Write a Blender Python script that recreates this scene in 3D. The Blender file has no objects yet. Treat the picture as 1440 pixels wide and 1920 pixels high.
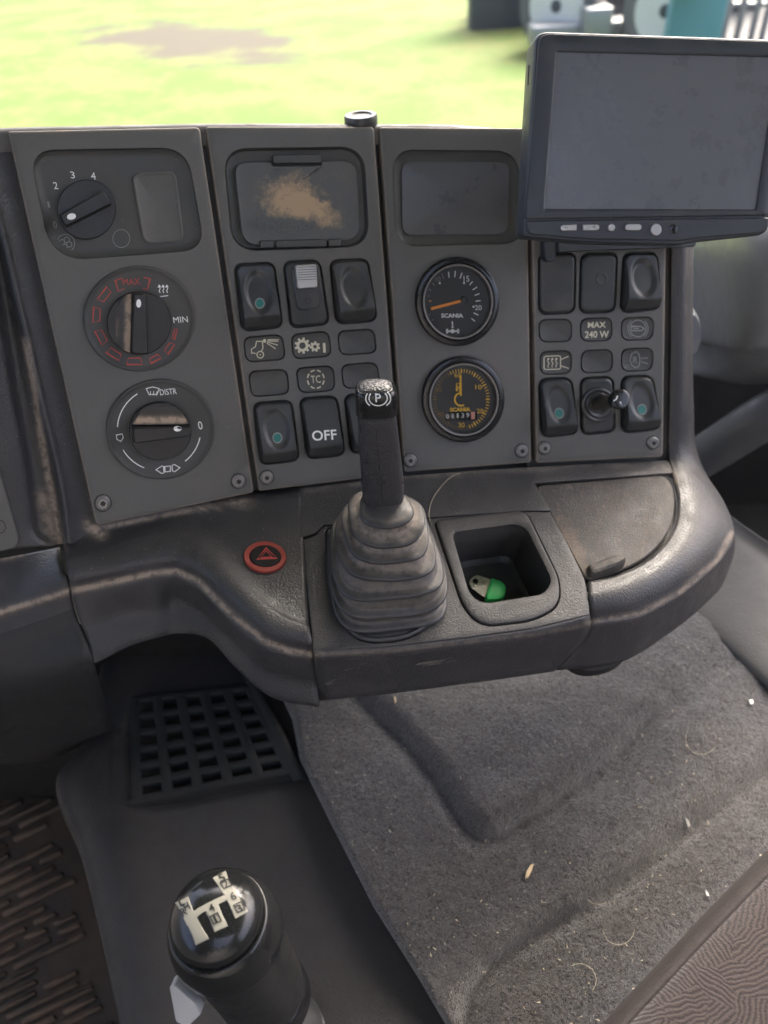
import bpy, bmesh, math, random
import numpy as np
from mathutils import Vector, Matrix, geometry, noise
from mathutils.bvhtree import BVHTree
random.seed(7)
rng = np.random.default_rng(7)
SC = bpy.context.scene
COL = SC.collection
rad = math.radians

# ---------------------------------------------------------------- camera
F = 1390.0
pitch, roll = rad(42.0), rad(-4.0)
FW = np.array([0, math.cos(pitch), -math.sin(pitch)])
R0 = np.array([1.0, 0, 0]); U0 = np.array([0, math.sin(pitch), math.cos(pitch)])
RT = R0*math.cos(roll) + U0*math.sin(roll)
UP = -R0*math.sin(roll) + U0*math.cos(roll)
cam_d = bpy.data.cameras.new('camera'); cam = bpy.data.objects.new('camera', cam_d); COL.objects.link(cam)
M4 = Matrix(((RT[0], UP[0], -FW[0], 0), (RT[1], UP[1], -FW[1], 0), (RT[2], UP[2], -FW[2], 0), (0, 0, 0, 1)))
cam.matrix_world = M4
cam_d.sensor_fit = 'VERTICAL'; cam_d.sensor_height = 36; cam_d.lens = F/1920*36
cam_d.clip_start = 0.01; cam_d.clip_end = 2000
cam_d.dof.use_dof = True; cam_d.dof.focus_distance = 0.47; cam_d.dof.aperture_fstop = 6.5
SC.camera = cam
# ---------------------------------------------------------------- sky, sun, exposure
SUN_EL, SUN_AZ = rad(52), rad(38)      # azimuth from +Y, positive towards +X
w = bpy.data.worlds.new('World'); SC.world = w; w.use_nodes = True
nt = w.node_tree; bg = nt.nodes['Background']
sky = nt.nodes.new('ShaderNodeTexSky'); sky.sky_type = 'NISHITA'; sky.sun_disc = False
sky.sun_elevation = SUN_EL; sky.sun_rotation = SUN_AZ; sky.air_density = .55; sky.dust_density = 9.0; sky.ozone_density = .3
nt.links.new(sky.outputs[0], bg.inputs[0]); bg.inputs[1].default_value = 0.15
sl = bpy.data.lights.new('sun', 'SUN'); sl.energy = .5; sl.angle = rad(32); sl.color = (1, .98, .955)
so = bpy.data.objects.new('sun', sl); COL.objects.link(so)
sd = Vector((math.sin(SUN_AZ)*math.cos(SUN_EL), math.cos(SUN_AZ)*math.cos(SUN_EL), math.sin(SUN_EL)))
so.rotation_euler = sd.to_track_quat('Z', 'Y').to_euler()
SC.view_settings.view_transform = 'Standard'; SC.view_settings.look = 'None'
SC.view_settings.gamma = 1; SC.view_settings.exposure = 2.95
SC.cycles.max_bounces = 8; SC.cycles.diffuse_bounces = 5

# ---------------------------------------------------------------- pixel / plane geometry
def ray(px, py): return FW + (px-720)/F*RT - (py-960)/F*UP
def proj(P):
    P = np.asarray(P); z = P@FW
    return 720+F*(P@RT)/z, 960-F*(P@UP)/z
def nz(v): v = np.asarray(v, float); return v/np.linalg.norm(v)
def camdir(r, u, f): return nz(r*RT+u*UP+f*FW)
class Plane:
    def __init__(s, O, ex, n):
        s.O = np.asarray(O, float); s.n = nz(n); ex = nz(ex); ex = nz(ex-s.n*(ex@s.n)); s.ex = ex; s.ey = np.cross(s.n, ex)
    def hit(s, px, py, w=0.0):
        r = ray(px, py); return r*(((s.O+s.n*w)@s.n)/(r@s.n))
    def p(s, px, py, w=0.0):                      # on the plane, then out along the normal
        return s.hit(px, py)+s.n*w
dn = camdir(280, -3710, 1390)
def mkA(anchor, vp):
    h = camdir(vp[0]-720, 960-vp[1], F); n = np.cross(h, -dn); return Plane(anchor, h, n)
A2 = mkA(ray(545, 600)*0.53, (5700, 200))
A1 = mkA(A2.hit(431, 600), (4700, 130))
A3 = mkA(A2.hit(724, 600), (7500, 250))
A4 = mkA(A3.hit(991, 600), (10900, 370))
bl, br = A2.hit(615, 907, -.006), A4.hit(1200, 862, -.006)
bex = nz(br-bl)
g0 = nz(np.cross([0, 0, 1.0], bex)); g = g0*math.cos(rad(12))+np.array([0, 0, 1.0])*math.sin(rad(12))
B = Plane(bl, bex, np.cross(bex, g))
def Zp(z): return Plane((0, 0, z), (1, 0, 0), (0, 0, 1))
def Yp(y): return Plane((0, y, 0), (1, 0, 0), (0, -1, 0))

# ---------------------------------------------------------------- dust lines (dirt lying in seams), in photo pixels
DL = []
def dline(pts, wd, s): DL.append((np.array(pts, float), wd, s))
def dustf(px, py):
    best = 0.0
    for P, wd, s in DL:
        a = P[:-1]; b = P[1:]; ab = b-a
        q = np.array([px, py])
        t = np.clip(((q-a)*ab).sum(1)/np.maximum((ab*ab).sum(1), 1e-9), 0, 1)
        d2 = (((a+ab*t[:, None])-q)**2).sum(1).min()
        v = s*math.exp(-d2/(wd*wd)); best = max(best, v)
    return best
dline([(-120, 1185), (0, 1148), (134, 1108), (215, 1090), (290, 1074), (330, 1071), (372, 1090), (428, 1146), (498, 1203), (540, 1220), (586, 1227)], 5.5, .95)
dline([(586, 1227), (720, 1222), (870, 1205), (1000, 1190), (1100, 1172)], 4, .2)
dline([(1110, 1166), (1200, 1150), (1275, 1110), (1345, 1050), (1372, 1000)], 4.5, .5)
dline([(180, 992), (330, 962), (480, 934), (620, 912), (760, 893), (900, 884), (1000, 879), (1250, 866)], 4.5, .6)
dline([(48, 640), (62, 720), (84, 857), (104, 960), (116, 1030)], 6, .9)
dline([(80, 930), (98, 1010)], 12, .55)
dline([(0, 1045), (40, 1035)], 8, .8)
dline([(165, 985), (190, 1003)], 9, .8)
dline([(1245, 868), (1262, 900)], 10, .7)
dline([(242, 550), (238, 660)], 5.5, 1.0)
dline([(250, 788), (345, 787)], 6, 1.0)
dline([(216, 600), (216, 630)], 7, .2)

# ---------------------------------------------------------------- materials
def mat(name): m = bpy.data.materials.new(name); m.use_nodes = True; return m, m.node_tree.nodes, m.node_tree.links, m.node_tree.nodes['Principled BSDF']
def simple(name, col, rough=.5, metal=0, bump=0, bscale=800, spec=.5, emit=None, coat=0):
    m, N, L, b = mat(name)
    b.inputs['Base Color'].default_value = (*col, 1); b.inputs['Roughness'].default_value = rough
    b.inputs['Metallic'].default_value = metal; b.inputs['Specular IOR Level'].default_value = spec
    b.inputs['Coat Weight'].default_value = coat
    g_ = N.new('ShaderNodeNewGeometry')
    n2 = N.new('ShaderNodeTexNoise'); n2.inputs['Scale'].default_value = 90; n2.inputs['Detail'].default_value = 5
    L.new(g_.outputs['Position'], n2.inputs['Vector'])
    mr = N.new('ShaderNodeMapRange'); mr.inputs['From Min'].default_value = .3; mr.inputs['From Max'].default_value = .7
    mr.inputs['To Min'].default_value = max(rough-.1, .03); mr.inputs['To Max'].default_value = min(rough+.12, 1)
    L.new(n2.outputs[0], mr.inputs[0]); L.new(mr.outputs[0], b.inputs['Roughness'])
    if bump:
        nn = N.new('ShaderNodeTexNoise'); nn.inputs['Scale'].default_value = bscale; nn.inputs['Detail'].default_value = 3
        L.new(g_.outputs['Position'], nn.inputs['Vector'])
        bp = N.new('ShaderNodeBump'); bp.inputs['Strength'].default_value = bump; bp.inputs['Distance'].default_value = .0006
        L.new(nn.outputs[0], bp.inputs['Height']); L.new(bp.outputs[0], b.inputs['Normal'])
    return m
def plastic(name, col, rough=.5, dust=.25, dcol=(.20, .155, .115), grain=.5, gscale=1100, edge=1.0, blots=None, fibres=0.0, spec=.5, gdist=.0005):
    """moulded plastic: leather grain, thin film of brown dust in cloudy patches, dirt along seams (attribute 'dust'), dirt blots"""
    m, N, L, b = mat(name)
    g_ = N.new('ShaderNodeNewGeometry')
    def noi(sc, det=4, ro=.55):
        n = N.new('ShaderNodeTexNoise'); n.inputs['Scale'].default_value = sc; n.inputs['Detail'].default_value = det; n.inputs['Roughness'].default_value = ro
        L.new(g_.outputs['Position'], n.inputs['Vector']); return n.outputs[0]
    def mth(op, a, b_=None, c=None):
        n = N.new('ShaderNodeMath'); n.operation = op; n.use_clamp = False
        for i, v in enumerate((a, b_, c)):
            if v is None: continue
            if isinstance(v, (int, float)): n.inputs[i].default_value = v
            else: L.new(v, n.inputs[i])
        return n.outputs[0]
    def mrange(v, a, b_, c=0, d=1):
        n = N.new('ShaderNodeMapRange'); n.interpolation_type = 'SMOOTHSTEP'
        n.inputs[1].default_value = a; n.inputs[2].default_value = b_; n.inputs[3].default_value = c; n.inputs[4].default_value = d
        L.new(v, n.inputs[0]); return n.outputs[0]
    big = noi(13, 5, .6); mid = noi(70, 5, .65); fine = noi(900, 3, .7)
    f = mth('MULTIPLY', mrange(big, .38, .68, .25, 1), mrange(mid, .3, .7, .35, 1))
    f = mth('MULTIPLY', f, mrange(fine, .25, .75, .5, 1.3)); f = mth('MULTIPLY', f, dust)
    at = N.new('ShaderNodeAttribute'); at.attribute_name = 'dust'
    e = mth('MULTIPLY', at.outputs['Fac'], edge)
    e = mth('MULTIPLY', e, mrange(noi(160, 4, .7), .3, .62, .25, 1.25))
    f = mth('ADD', f, e)
    if blots:
        for c, ax, ay, r1, r2, wgt in blots:
            vs = N.new('ShaderNodeVectorMath'); vs.operation = 'SUBTRACT'; L.new(g_.outputs['Position'], vs.inputs[0]); vs.inputs[1].default_value = tuple(c)
            d1 = N.new('ShaderNodeVectorMath'); d1.operation = 'DOT_PRODUCT'; L.new(vs.outputs[0], d1.inputs[0]); d1.inputs[1].default_value = tuple(np.array(ax)/r1)
            d2 = N.new('ShaderNodeVectorMath'); d2.operation = 'DOT_PRODUCT'; L.new(vs.outputs[0], d2.inputs[0]); d2.inputs[1].default_value = tuple(np.array(ay)/r2)
            q = mth('ADD', mth('MULTIPLY', d1.outputs['Value'], d1.outputs['Value']), mth('MULTIPLY', d2.outputs['Value'], d2.outputs['Value']))
            q = mth('SQRT', q)
            q = mth('ADD', q, mth('MULTIPLY', mth('SUBTRACT', noi(80, 6, .7), .5), 2.3))
            k = mth('MULTIPLY', mrange(q, 1.2, .35), wgt)
            k = mth('MULTIPLY', k, mrange(noi(260, 5, .8), .25, .7, .35, 1.15))
            f = mth('ADD', f, k)
    if fibres:
        wv = N.new('ShaderNodeMapping'); L.new(g_.outputs['Position'], wv.inputs[0]); wv.inputs['Rotation'].default_value = (0, 0, rad(-18)); wv.inputs['Scale'].default_value = (900, 160, 300)
        nn = N.new('ShaderNodeTexNoise'); nn.inputs['Scale'].default_value = 1; nn.inputs['Detail'].default_value = 4; nn.inputs['Distortion'].default_value = 1.2
        L.new(wv.outputs[0], nn.inputs['Vector'])
        f = mth('ADD', f, mth('MULTIPLY', mrange(nn.outputs[0], .52, .75), fibres))
    cl = N.new('ShaderNodeClamp'); L.new(f, cl.inputs[0]); f = cl.outputs[0]
    mx = N.new('ShaderNodeMix'); mx.data_type = 'RGBA'; mx.inputs['A'].default_value = (*col, 1); mx.inputs['B'].default_value = (*dcol, 1); L.new(f, mx.inputs['Factor'])
    L.new(mx.outputs['Result'], b.inputs['Base Color'])
    r = mth('ADD', mth('MULTIPLY', f, .35), mrange(mid, .3, .7, rough-.07, rough+.08))
    L.new(r, b.inputs['Roughness']); b.inputs['Specular IOR Level'].default_value = spec
    if grain:
        vo = N.new('ShaderNodeTexVoronoi'); vo.feature = 'SMOOTH_F1'; vo.inputs['Scale'].default_value = gscale; L.new(g_.outputs['Position'], vo.inputs['Vector'])
        bp = N.new('ShaderNodeBump'); bp.inputs['Strength'].default_value = grain; bp.inputs['Distance'].default_value = gdist; bp.invert = True
        L.new(vo.outputs['Distance'], bp.inputs['Height'])
        bp2 = N.new('ShaderNodeBump'); bp2.inputs['Strength'].default_value = .07; bp2.inputs['Distance'].default_value = .0004
        L.new(mid, bp2.inputs['Height']); L.new(bp.outputs[0], bp2.inputs['Normal']); L.new(bp2.outputs[0], b.inputs['Normal'])
    return m
PN = (.036, .036, .035)
lidc = A2.p(563, 372)
M = {}
M['panel'] = plastic('dashboard_panel_plastic', (.097, .098, .094), .50, .75, dcol=(.148, .132, .118), grain=.35, gscale=1300)
M['panel_edge'] = plastic('panel_edge_worn', (.125, .115, .10), .5, .9, dcol=(.28, .225, .18), grain=.2)
M['dash'] = plastic('dashboard_soft_plastic', (.034, .034, .037), .46, .08, dcol=(.31, .25, .20), grain=.6, gscale=760, edge=1.15)
M['shelf'] = plastic('shelf_plastic', (.033, .0325, .034), .5, .20, dcol=(.185, .160, .138), grain=.6, gscale=850, edge=1.0)
M['smooth'] = plastic('smooth_black_plastic', (.034, .037, .039), .34, .18, grain=.0)
M['gloss'] = plastic('glossy_black_plastic', (.012, .013, .014), .17, .04, grain=.0)
M['lens'] = plastic('tinted_lens', (.085, .087, .094), .3, .3, dcol=(.13, .13, .13), grain=0)
M['recess'] = plastic('recess_plastic', (.052, .054, .053), .5, .2, grain=.2)
M['diag'] = plastic('dusty_flap', (.075, .080, .082), .48, .16, grain=.2, dcol=(.42, .30, .19), blots=[(A2.p(548, 366), A2.ex, A2.ey, .0235, .0135, .95), (A2.p(590, 392), nz(A2.ex-.35*A2.ey), nz(A2.ey+.35*A2.ex), .021, .0085, .95)])
M['lowtrim'] = plastic('shaded_black_trim', (.020, .021, .023), .6, .06, grain=.4, gscale=700)  # black lower trim, its colour darkened further to carry the shade there
M['matteblack'] = plastic('matte_black_cap', (.012, .012, .013), .6, .1, grain=0, spec=.2)
M['cream2'] = simple('worn_cream_label', (.36, .34, .27), .5)
M['knob'] = plastic('knob_plastic', (.018, .019, .020), .38, .10, grain=.0)
M['knobdust'] = plastic('knob_dusty_flank', (.035, .032, .030), .5, .15, dcol=(.36, .27, .20), grain=0, edge=1.4)
M['ringmetal'] = plastic('dull_gauge_ring', (.16, .155, .15), .35, .5, dcol=(.3, .24, .19), grain=0)
M['lidm'] = plastic('worn_lid', (.030, .029, .029), .6, .16, dcol=(.24, .185, .14), grain=.5, fibres=.6, blots=[(B.p(1070, 1020), B.ex, B.ey, .012, .026, .55)])
M['rubber'] = plastic('black_rubber', (.024, .024, .024), .5, .2, grain=.25, dcol=(.17, .13, .10))
M['boot'] = plastic('rubber_boot', (.034, .035, .038), .40, .08, grain=.2, dcol=(.225, .185, .15), edge=1.25)
M['grip'] = plastic('leather_grain_grip', (.036, .036, .039), .32, .05, grain=.8, gscale=820, gdist=.0006)
M['cover'] = plastic('tunnel_rubber_cover', (.027, .026, .027), .62, .5, grain=.6, gscale=600, dcol=(.062, .050, .042))
M['under'] = plastic('under_dash_plastic', (.012, .013, .014), .65, .08, grain=.3)
M['greymat'] = plastic('grey_floor_covering', (.060, .061, .063), .6, .4, grain=.4, gscale=500, dcol=(.10, .09, .08))
M['pass'] = plastic('passenger_dash_plastic', (.20, .212, .23), .36, .15, grain=.3)
M['pass2'] = plastic('passenger_tube_plastic', (.075, .08, .088), .42, .12, grain=.2)
M['monitor'] = plastic('monitor_housing', (.036, .041, .048), .4, .15, dcol=(.17, .165, .16), grain=.0)
M['screen'] = plastic('veiled_dark_screen', (.132, .136, .147), .30, .03, dcol=(.19, .19, .19), grain=0)  # base colour lightened to stand in for veiling glare over the screen
M['white'] = simple('white_print', (.85, .85, .83), .5)
M['cream'] = simple('cream_print', (.62, .58, .44), .5)
M['dim'] = simple('faded_print', (.24, .25, .235), .5)
M['red'] = simple('red_print', (.46, .06, .05), .5)
M['redring'] = plastic('red_ring', (.28, .035, .025), .45, .35, grain=0)
M['yellow'] = simple('yellow_print', (1.0, .60, .05), .5)
M['orange'] = simple('orange_needle', (.95, .33, .05), .5)
M['pink'] = simple('pink_digit', (.7, .33, .24), .5)
M['dark'] = simple('dark_print', (.012, .012, .012), .5)
M['face'] = plastic('gauge_face', (.040, .042, .045), .5, .12, grain=0)
M['silver'] = simple('worn_silver', (.48, .46, .44), .35, .6, bump=.3)
M['screw'] = simple('dull_zinc_screw', (.27, .26, .25), .42, .7, bump=.6, bscale=500)
M['chrome'] = simple('polished_metal', (.62, .60, .58), .18, 1.0)
M['green'] = simple('bright_green_cap', (.05, .62, .16), .4)
M['teal'] = simple('green_lamp_dot', (.02, .16, .14), .35)
M['greylever'] = simple('grey_slide', (.42, .42, .42), .45)
M['socket'] = simple('lighter_socket', (.16, .145, .12), .35, .7)

# glass: clear pane, a little mirror in it
def glass(name, tint, fac):
    m = bpy.data.materials.new(name); m.use_nodes = True; N = m.node_tree.nodes; L = m.node_tree.links
    N.remove(N['Principled BSDF']); o = N['Material Output']
    t = N.new('ShaderNodeBsdfTransparent'); t.inputs[0].default_value = (*tint, 1)
    gl = N.new('ShaderNodeBsdfGlossy'); gl.inputs['Roughness'].default_value = .06
    fr = N.new('ShaderNodeFresnel'); fr.inputs[0].default_value = 1.35
    mm = N.new('ShaderNodeMath'); mm.operation = 'MULTIPLY'; mm.inputs[1].default_value = fac; L.new(fr.outputs[0], mm.inputs[0])
    mx = N.new('ShaderNodeMixShader'); L.new(mm.outputs[0], mx.inputs[0]); L.new(t.outputs[0], mx.inputs[1]); L.new(gl.outputs[0], mx.inputs[2]); L.new(mx.outputs[0], o.inputs[0])
    return m
M['windscreen'] = glass('windscreen_glass', (.97, .98, .97), .5)
M['gaugeglass'] = glass('gauge_glass', (.93, .94, .94), 1.0)

# ---------------------------------------------------------------- object making
def empty(name, loc, label=None, cat=None, group=None, kind=None, parent=None):
    o = bpy.data.objects.new(name, None); COL.objects.link(o); o.location = loc; o.empty_display_size = .02
    if parent: o.parent = parent; o.location = (0, 0, 0)
    tag(o, label, cat, group, kind); return o
def tag(o, label=None, cat=None, group=None, kind=None):
    if label: o['label'] = label
    if cat: o['category'] = cat
    if group: o['group'] = group
    if kind: o['kind'] = kind
    return o
def origin_of(parent):
    p = parent; v = np.zeros(3)
    while p is not None: v += np.array(p.location); p = p.parent
    return v
def obj(name, verts, faces, m, parent=None, smooth=35, face=None, dust=None, label=None, mi=None, thick=0):
    """link one mesh; verts in world space"""
    V = np.asarray(verts, float)
    org = origin_of(parent) if parent is not None else np.array([(V[:, 0].min()+V[:, 0].max())/2, (V[:, 1].min()+V[:, 1].max())/2, V[:, 2].min()])
    me = bpy.data.meshes.new(name); me.from_pydata((V-org).tolist(), [], [list(map(int, f)) for f in faces]); me.validate()
    ms = m if isinstance(m, (list, tuple)) else [m]
    for k in ms: me.materials.append(k)
    if mi is not None and len(mi) == len(me.polygons): me.polygons.foreach_set('material_index', np.array(mi, np.int32))
    bm = bmesh.new(); bm.from_mesh(me); bmesh.ops.recalc_face_normals(bm, faces=bm.faces)
    bm.to_mesh(me); bm.free()
    if face is not None:                                  # make an open sheet face a point
        c = Vector(np.asarray(face)-org); s = 0
        for p_ in me.polygons: s += p_.area*p_.normal.dot((c-p_.center).normalized())
        if s < 0: me.flip_normals()
    if smooth: me.shade_smooth(); me.set_sharp_from_angle(angle=rad(smooth))
    if dust is not None and len(dust) == len(me.vertices):
        a = me.attributes.new('dust', 'FLOAT', 'POINT'); a.data.foreach_set('value', np.array(dust, np.float32))
    o = bpy.data.objects.new(name, me); COL.objects.link(o)
    if parent is not None: o.parent = parent
    else: o.location = org
    if label: o['label'] = label
    if thick:
        s_ = o.modifiers.new('thickness', 'SOLIDIFY'); s_.thickness = thick; s_.offset = -1
    return o
CAM = (0, 0, 0)
def autodust(V): return [dustf(*proj(v)) for v in V]
def cr(P, n):
    """catmull-rom through rows of control points (k, ...,3) -> dense"""
    P = np.asarray(P, float); k = len(P); out = []
    for i in range(k-1):
        p0 = P[i-1] if i > 0 else 2*P[0]-P[1]; p1 = P[i]; p2 = P[i+1]; p3 = P[i+2] if i+2 < k else 2*P[-1]-P[-2]
        for j in range(n):
            t = j/n
            out.append(.5*((2*p1)+(-p0+p2)*t+(2*p0-5*p1+4*p2-p3)*t*t+(-p0+3*p1-3*p2+p3)*t**3))
    out.append(P[-1]); return np.array(out)
def loft(name, rows, m, parent=None, nu=8, nv=8, close_v=False, thick=0, dust=False, cap=False, **kw):
    G = cr(np.array(rows, float), nu)
    if close_v:
        G2 = np.swapaxes(G, 0, 1); G2 = np.concatenate([G2[-1:], G2, G2[:2]], 0); G2 = cr(G2, nv)[nv:-nv-1+0]; G2 = G2[:-1] if np.allclose(G2[0], G2[-1]) else G2
        G = np.swapaxes(G2, 0, 1)
    else:
        G = np.swapaxes(cr(np.swapaxes(G, 0, 1), nv), 0, 1)
    a, b_ = G.shape[:2]; V = G.reshape(-1, 3); fs = []
    bb = b_ if close_v else b_-1
    for i in range(a-1):
        for j in range(bb):
            fs.append((i*b_+j, i*b_+(j+1) % b_, (i+1)*b_+(j+1) % b_, (i+1)*b_+j))
    if cap and close_v:
        V = np.concatenate([V, G[-1].mean(0)[None], G[0].mean(0)[None]]); n_ = a*b_
        for j in range(b_):
            fs.append(((a-1)*b_+j, (a-1)*b_+(j+1) % b_, n_)); fs.append((j, (j+1) % b_, n_+1))
    d = autodust(V) if dust else None
    return obj(name, V, fs, m, parent, face=None if close_v else kw.pop('face', CAM), dust=d, thick=thick, **{k: v for k, v in kw.items() if k != 'face'})
def rows_from(*rows):
    """rows: (plane or None, offset) default and pixel points; each point (px,py[,off])"""
    out = []
    for pl, off, pts in rows:
        out.append([pl.hit(p_[0], p_[1], p_[2] if len(p_) > 2 else off) for p_ in pts])
    return out
# --- outlines in photo pixels
def rnd(poly, r, seg=5):
    P = [np.array(p_, float) for p_ in poly]; n = len(P); out = []
    rs = r if isinstance(r, (list, tuple)) else [r]*n
    for i in range(n):
        p0, p1, p2 = P[i-1], P[i], P[(i+1) % n]; rr = rs[i]
        if rr <= 0: out.append(p1); continue
        a = p0-p1; b_ = p2-p1; la, lb = np.linalg.norm(a), np.linalg.norm(b_); q = min(rr, la*.48, lb*.48)
        s_, e_ = p1+a/la*q, p1+b_/lb*q
        for k in range(seg+1):
            t = k/seg; out.append((1-t)**2*s_+2*t*(1-t)*(p1*.86+.07*(s_+e_))+t*t*e_)
    return np.array(out)
def ell(cx, cy, rx, ry=None, n=48, ang=0):
    ry = ry or rx; t = np.linspace(0, 2*math.pi, n, endpoint=False); x = np.cos(t)*rx; y = np.sin(t)*ry
    c, s_ = math.cos(ang), math.sin(ang)
    return np.stack([cx+x*c-y*s_, cy+x*s_+y*c], 1)
def area2(P): x, y = P[:, 0], P[:, 1]; return .5*(x*np.roll(y, -1)-np.roll(x, -1)*y).sum()
def inset(P, d):
    P = np.asarray(P, float); s_ = 1 if area2(P) > 0 else -1
    e = np.roll(P, -1, 0)-P; L_ = np.linalg.norm(e, axis=1, keepdims=True); L_[L_ < 1e-9] = 1; e = e/L_
    nrm = np.stack([-e[:, 1], e[:, 0]], 1)*s_; nn = nrm+np.roll(nrm, 1, 0); q = np.linalg.norm(nn, axis=1, keepdims=True); q[q < 1e-9] = 1
    nn /= q; k = np.clip((nn*nrm).sum(1, keepdims=True), .5, 1); return P+nn*d/k
def inside(P, x, y):
    c = False; j = len(P)-1
    for i in range(len(P)):
        if (P[i][1] > y) != (P[j][1] > y) and x < (P[j][0]-P[i][0])*(y-P[i][1])/(P[j][1]-P[i][1])+P[i][0]: c = not c
        j = i
    return c
def cdt(outer, holes=(), grid=0):
    vs = []; es = []
    for Lp in [outer]+list(holes):
        b0 = len(vs); n = len(Lp)
        vs += [Vector((float(x), float(y))) for x, y in Lp]; es += [(b0+i, b0+(i+1) % n) for i in range(n)]
    if grid:
        x0, y0 = np.min(outer, 0); x1, y1 = np.max(outer, 0)
        ins = [inset(outer, grid*.45)]; hs = [inset(h, -grid*.45) for h in holes]
        for x in np.arange(x0, x1, grid):
            for y in np.arange(y0, y1, grid):
                if inside(ins[0], x, y) and not any(inside(h, x, y) for h in hs): vs.append(Vector((float(x), float(y))))
    r = geometry.delaunay_2d_cdt(vs, es, [], 0, 1e-4)
    V = np.array([(v.x, v.y) for v in r[0]]); fs = []
    for f in r[2]:
        c = V[list(f)].mean(0)
        if inside(outer, *c) and not any(inside(h, *c) for h in holes): fs.append(tuple(f))
    return V, fs
def plate(name, pl, outer, holes=(), w=0.0, depth=.006, hdepth=.004, bev=(2.0, .0008), m=None, parent=None, grid=14, dust=True, edge=None, hb=1.2, label=None):
    """flat face with real openings: bevelled rim, side walls round the outside and down into every opening"""
    outer = np.asarray(outer, float); holes = [np.asarray(h, float) for h in holes]
    o_in = inset(outer, bev[0]); h_out = [inset(h, -hb) for h in holes]
    V2, fs = cdt(o_in, h_out, grid)
    V = [pl.p(x, y, w) for x, y in V2]; Fc = list(fs); mi = [0]*len(fs)
    def ringwall(rings, mats_):
        n = len(rings[0][0]); b0 = len(V)
        for P, h_ in rings: V.extend(pl.p(x, y, h_) for x, y in P)
        for k in range(len(rings)-1):
            for i in range(n):
                Fc.append((b0+k*n+i, b0+k*n+(i+1) % n, b0+(k+1)*n+(i+1) % n, b0+(k+1)*n+i)); mi.append(mats_[k])
    e = 1 if edge else 0
    ringwall([(o_in, w), (inset(outer, bev[0]*.35), w-bev[1]*.3), (outer, w-bev[1]), (outer, w-depth)], [e, e, e])
    for h, ho in zip(holes, h_out):
        ringwall([(ho, w), (inset(h, -hb*.3), w-.0003), (h, w-.0008), (h, w-hdepth)], [0, 0, 0])
    d = autodust(V) if dust else None
    ob = obj(name, V, Fc, [m, edge] if edge else m, parent, dust=None, label=label, mi=None)
    me = ob.data
    if edge: me.polygons.foreach_set('material_index', np.array(mi[:len(me.polygons)], np.int32))
    if d and len(d) == len(me.vertices):
        a = me.attributes.new('dust', 'FLOAT', 'POINT'); a.data.foreach_set('value', np.array(d, np.float32))
    bm = bmesh.new(); bm.from_mesh(me); bmesh.ops.remove_doubles(bm, verts=bm.verts, dist=1e-6); bmesh.ops.recalc_face_normals(bm, faces=bm.faces); bm.to_mesh(me); bm.free()
    s_ = sum(p_.area*(p_.normal.dot(Vector(pl.n))) for p_ in me.polygons)
    if s_ < 0: me.flip_normals()
    me.shade_smooth(); me.set_sharp_from_angle(angle=rad(35)); return ob
def slab(name, pl, outline, prof, m, parent=None, hf=None, rings=1, dust=False, label=None, smooth=35, mi=None, close=True):
    """outline swept through (inset px, height m); the last ring is filled with concentric rings, height hf(x,y) added"""
    P = np.asarray(outline, float)
    if hf:
        Q_ = np.concatenate([P, P[:1]]); L_ = np.concatenate([[0], np.cumsum(np.linalg.norm(np.diff(Q_, axis=0), axis=1))]); tt = np.linspace(0, L_[-1], 72, endpoint=False)
        P = np.stack([np.interp(tt, L_, Q_[:, 0]), np.interp(tt, L_, Q_[:, 1])], 1)
    n = len(P); V = []; Fc = []; fm = []
    loops = [(inset(P, i_), h_) for i_, h_ in prof]
    last, hl = loops[-1]; c = last.mean(0)
    for k in range(1, rings): loops.append((c+(last-c)*(1-k/rings), hl))
    for k, (Q, h_) in enumerate(loops):
        for x, y in Q:
            hh = h_
            if hf and k > 0: hh += hf(x, y)*min(1, h_/max(hl, 1e-6)) if k < len(prof) else hf(x, y)
            V.append(pl.p(x, y, hh))
    for k in range(len(loops)-1):
        for i in range(n): Fc.append((k*n+i, k*n+(i+1) % n, (k+1)*n+(i+1) % n, (k+1)*n+i))
    if close:
        V.append(pl.p(c[0], c[1], hl+(hf(c[0], c[1]) if hf else 0))); q = len(V)-1; k = len(loops)-1
        for i in range(n): Fc.append((k*n+i, k*n+(i+1) % n, q))
    V = np.array(V)
    ob = obj(name, V, Fc, m, parent, dust=autodust(V) if dust else None, label=label, smooth=smooth)
    me = ob.data; s_ = sum(p_.area*p_.normal.dot(Vector(pl.n)) for p_ in me.polygons)
    if s_ < 0: me.flip_normals()
    return ob
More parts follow.
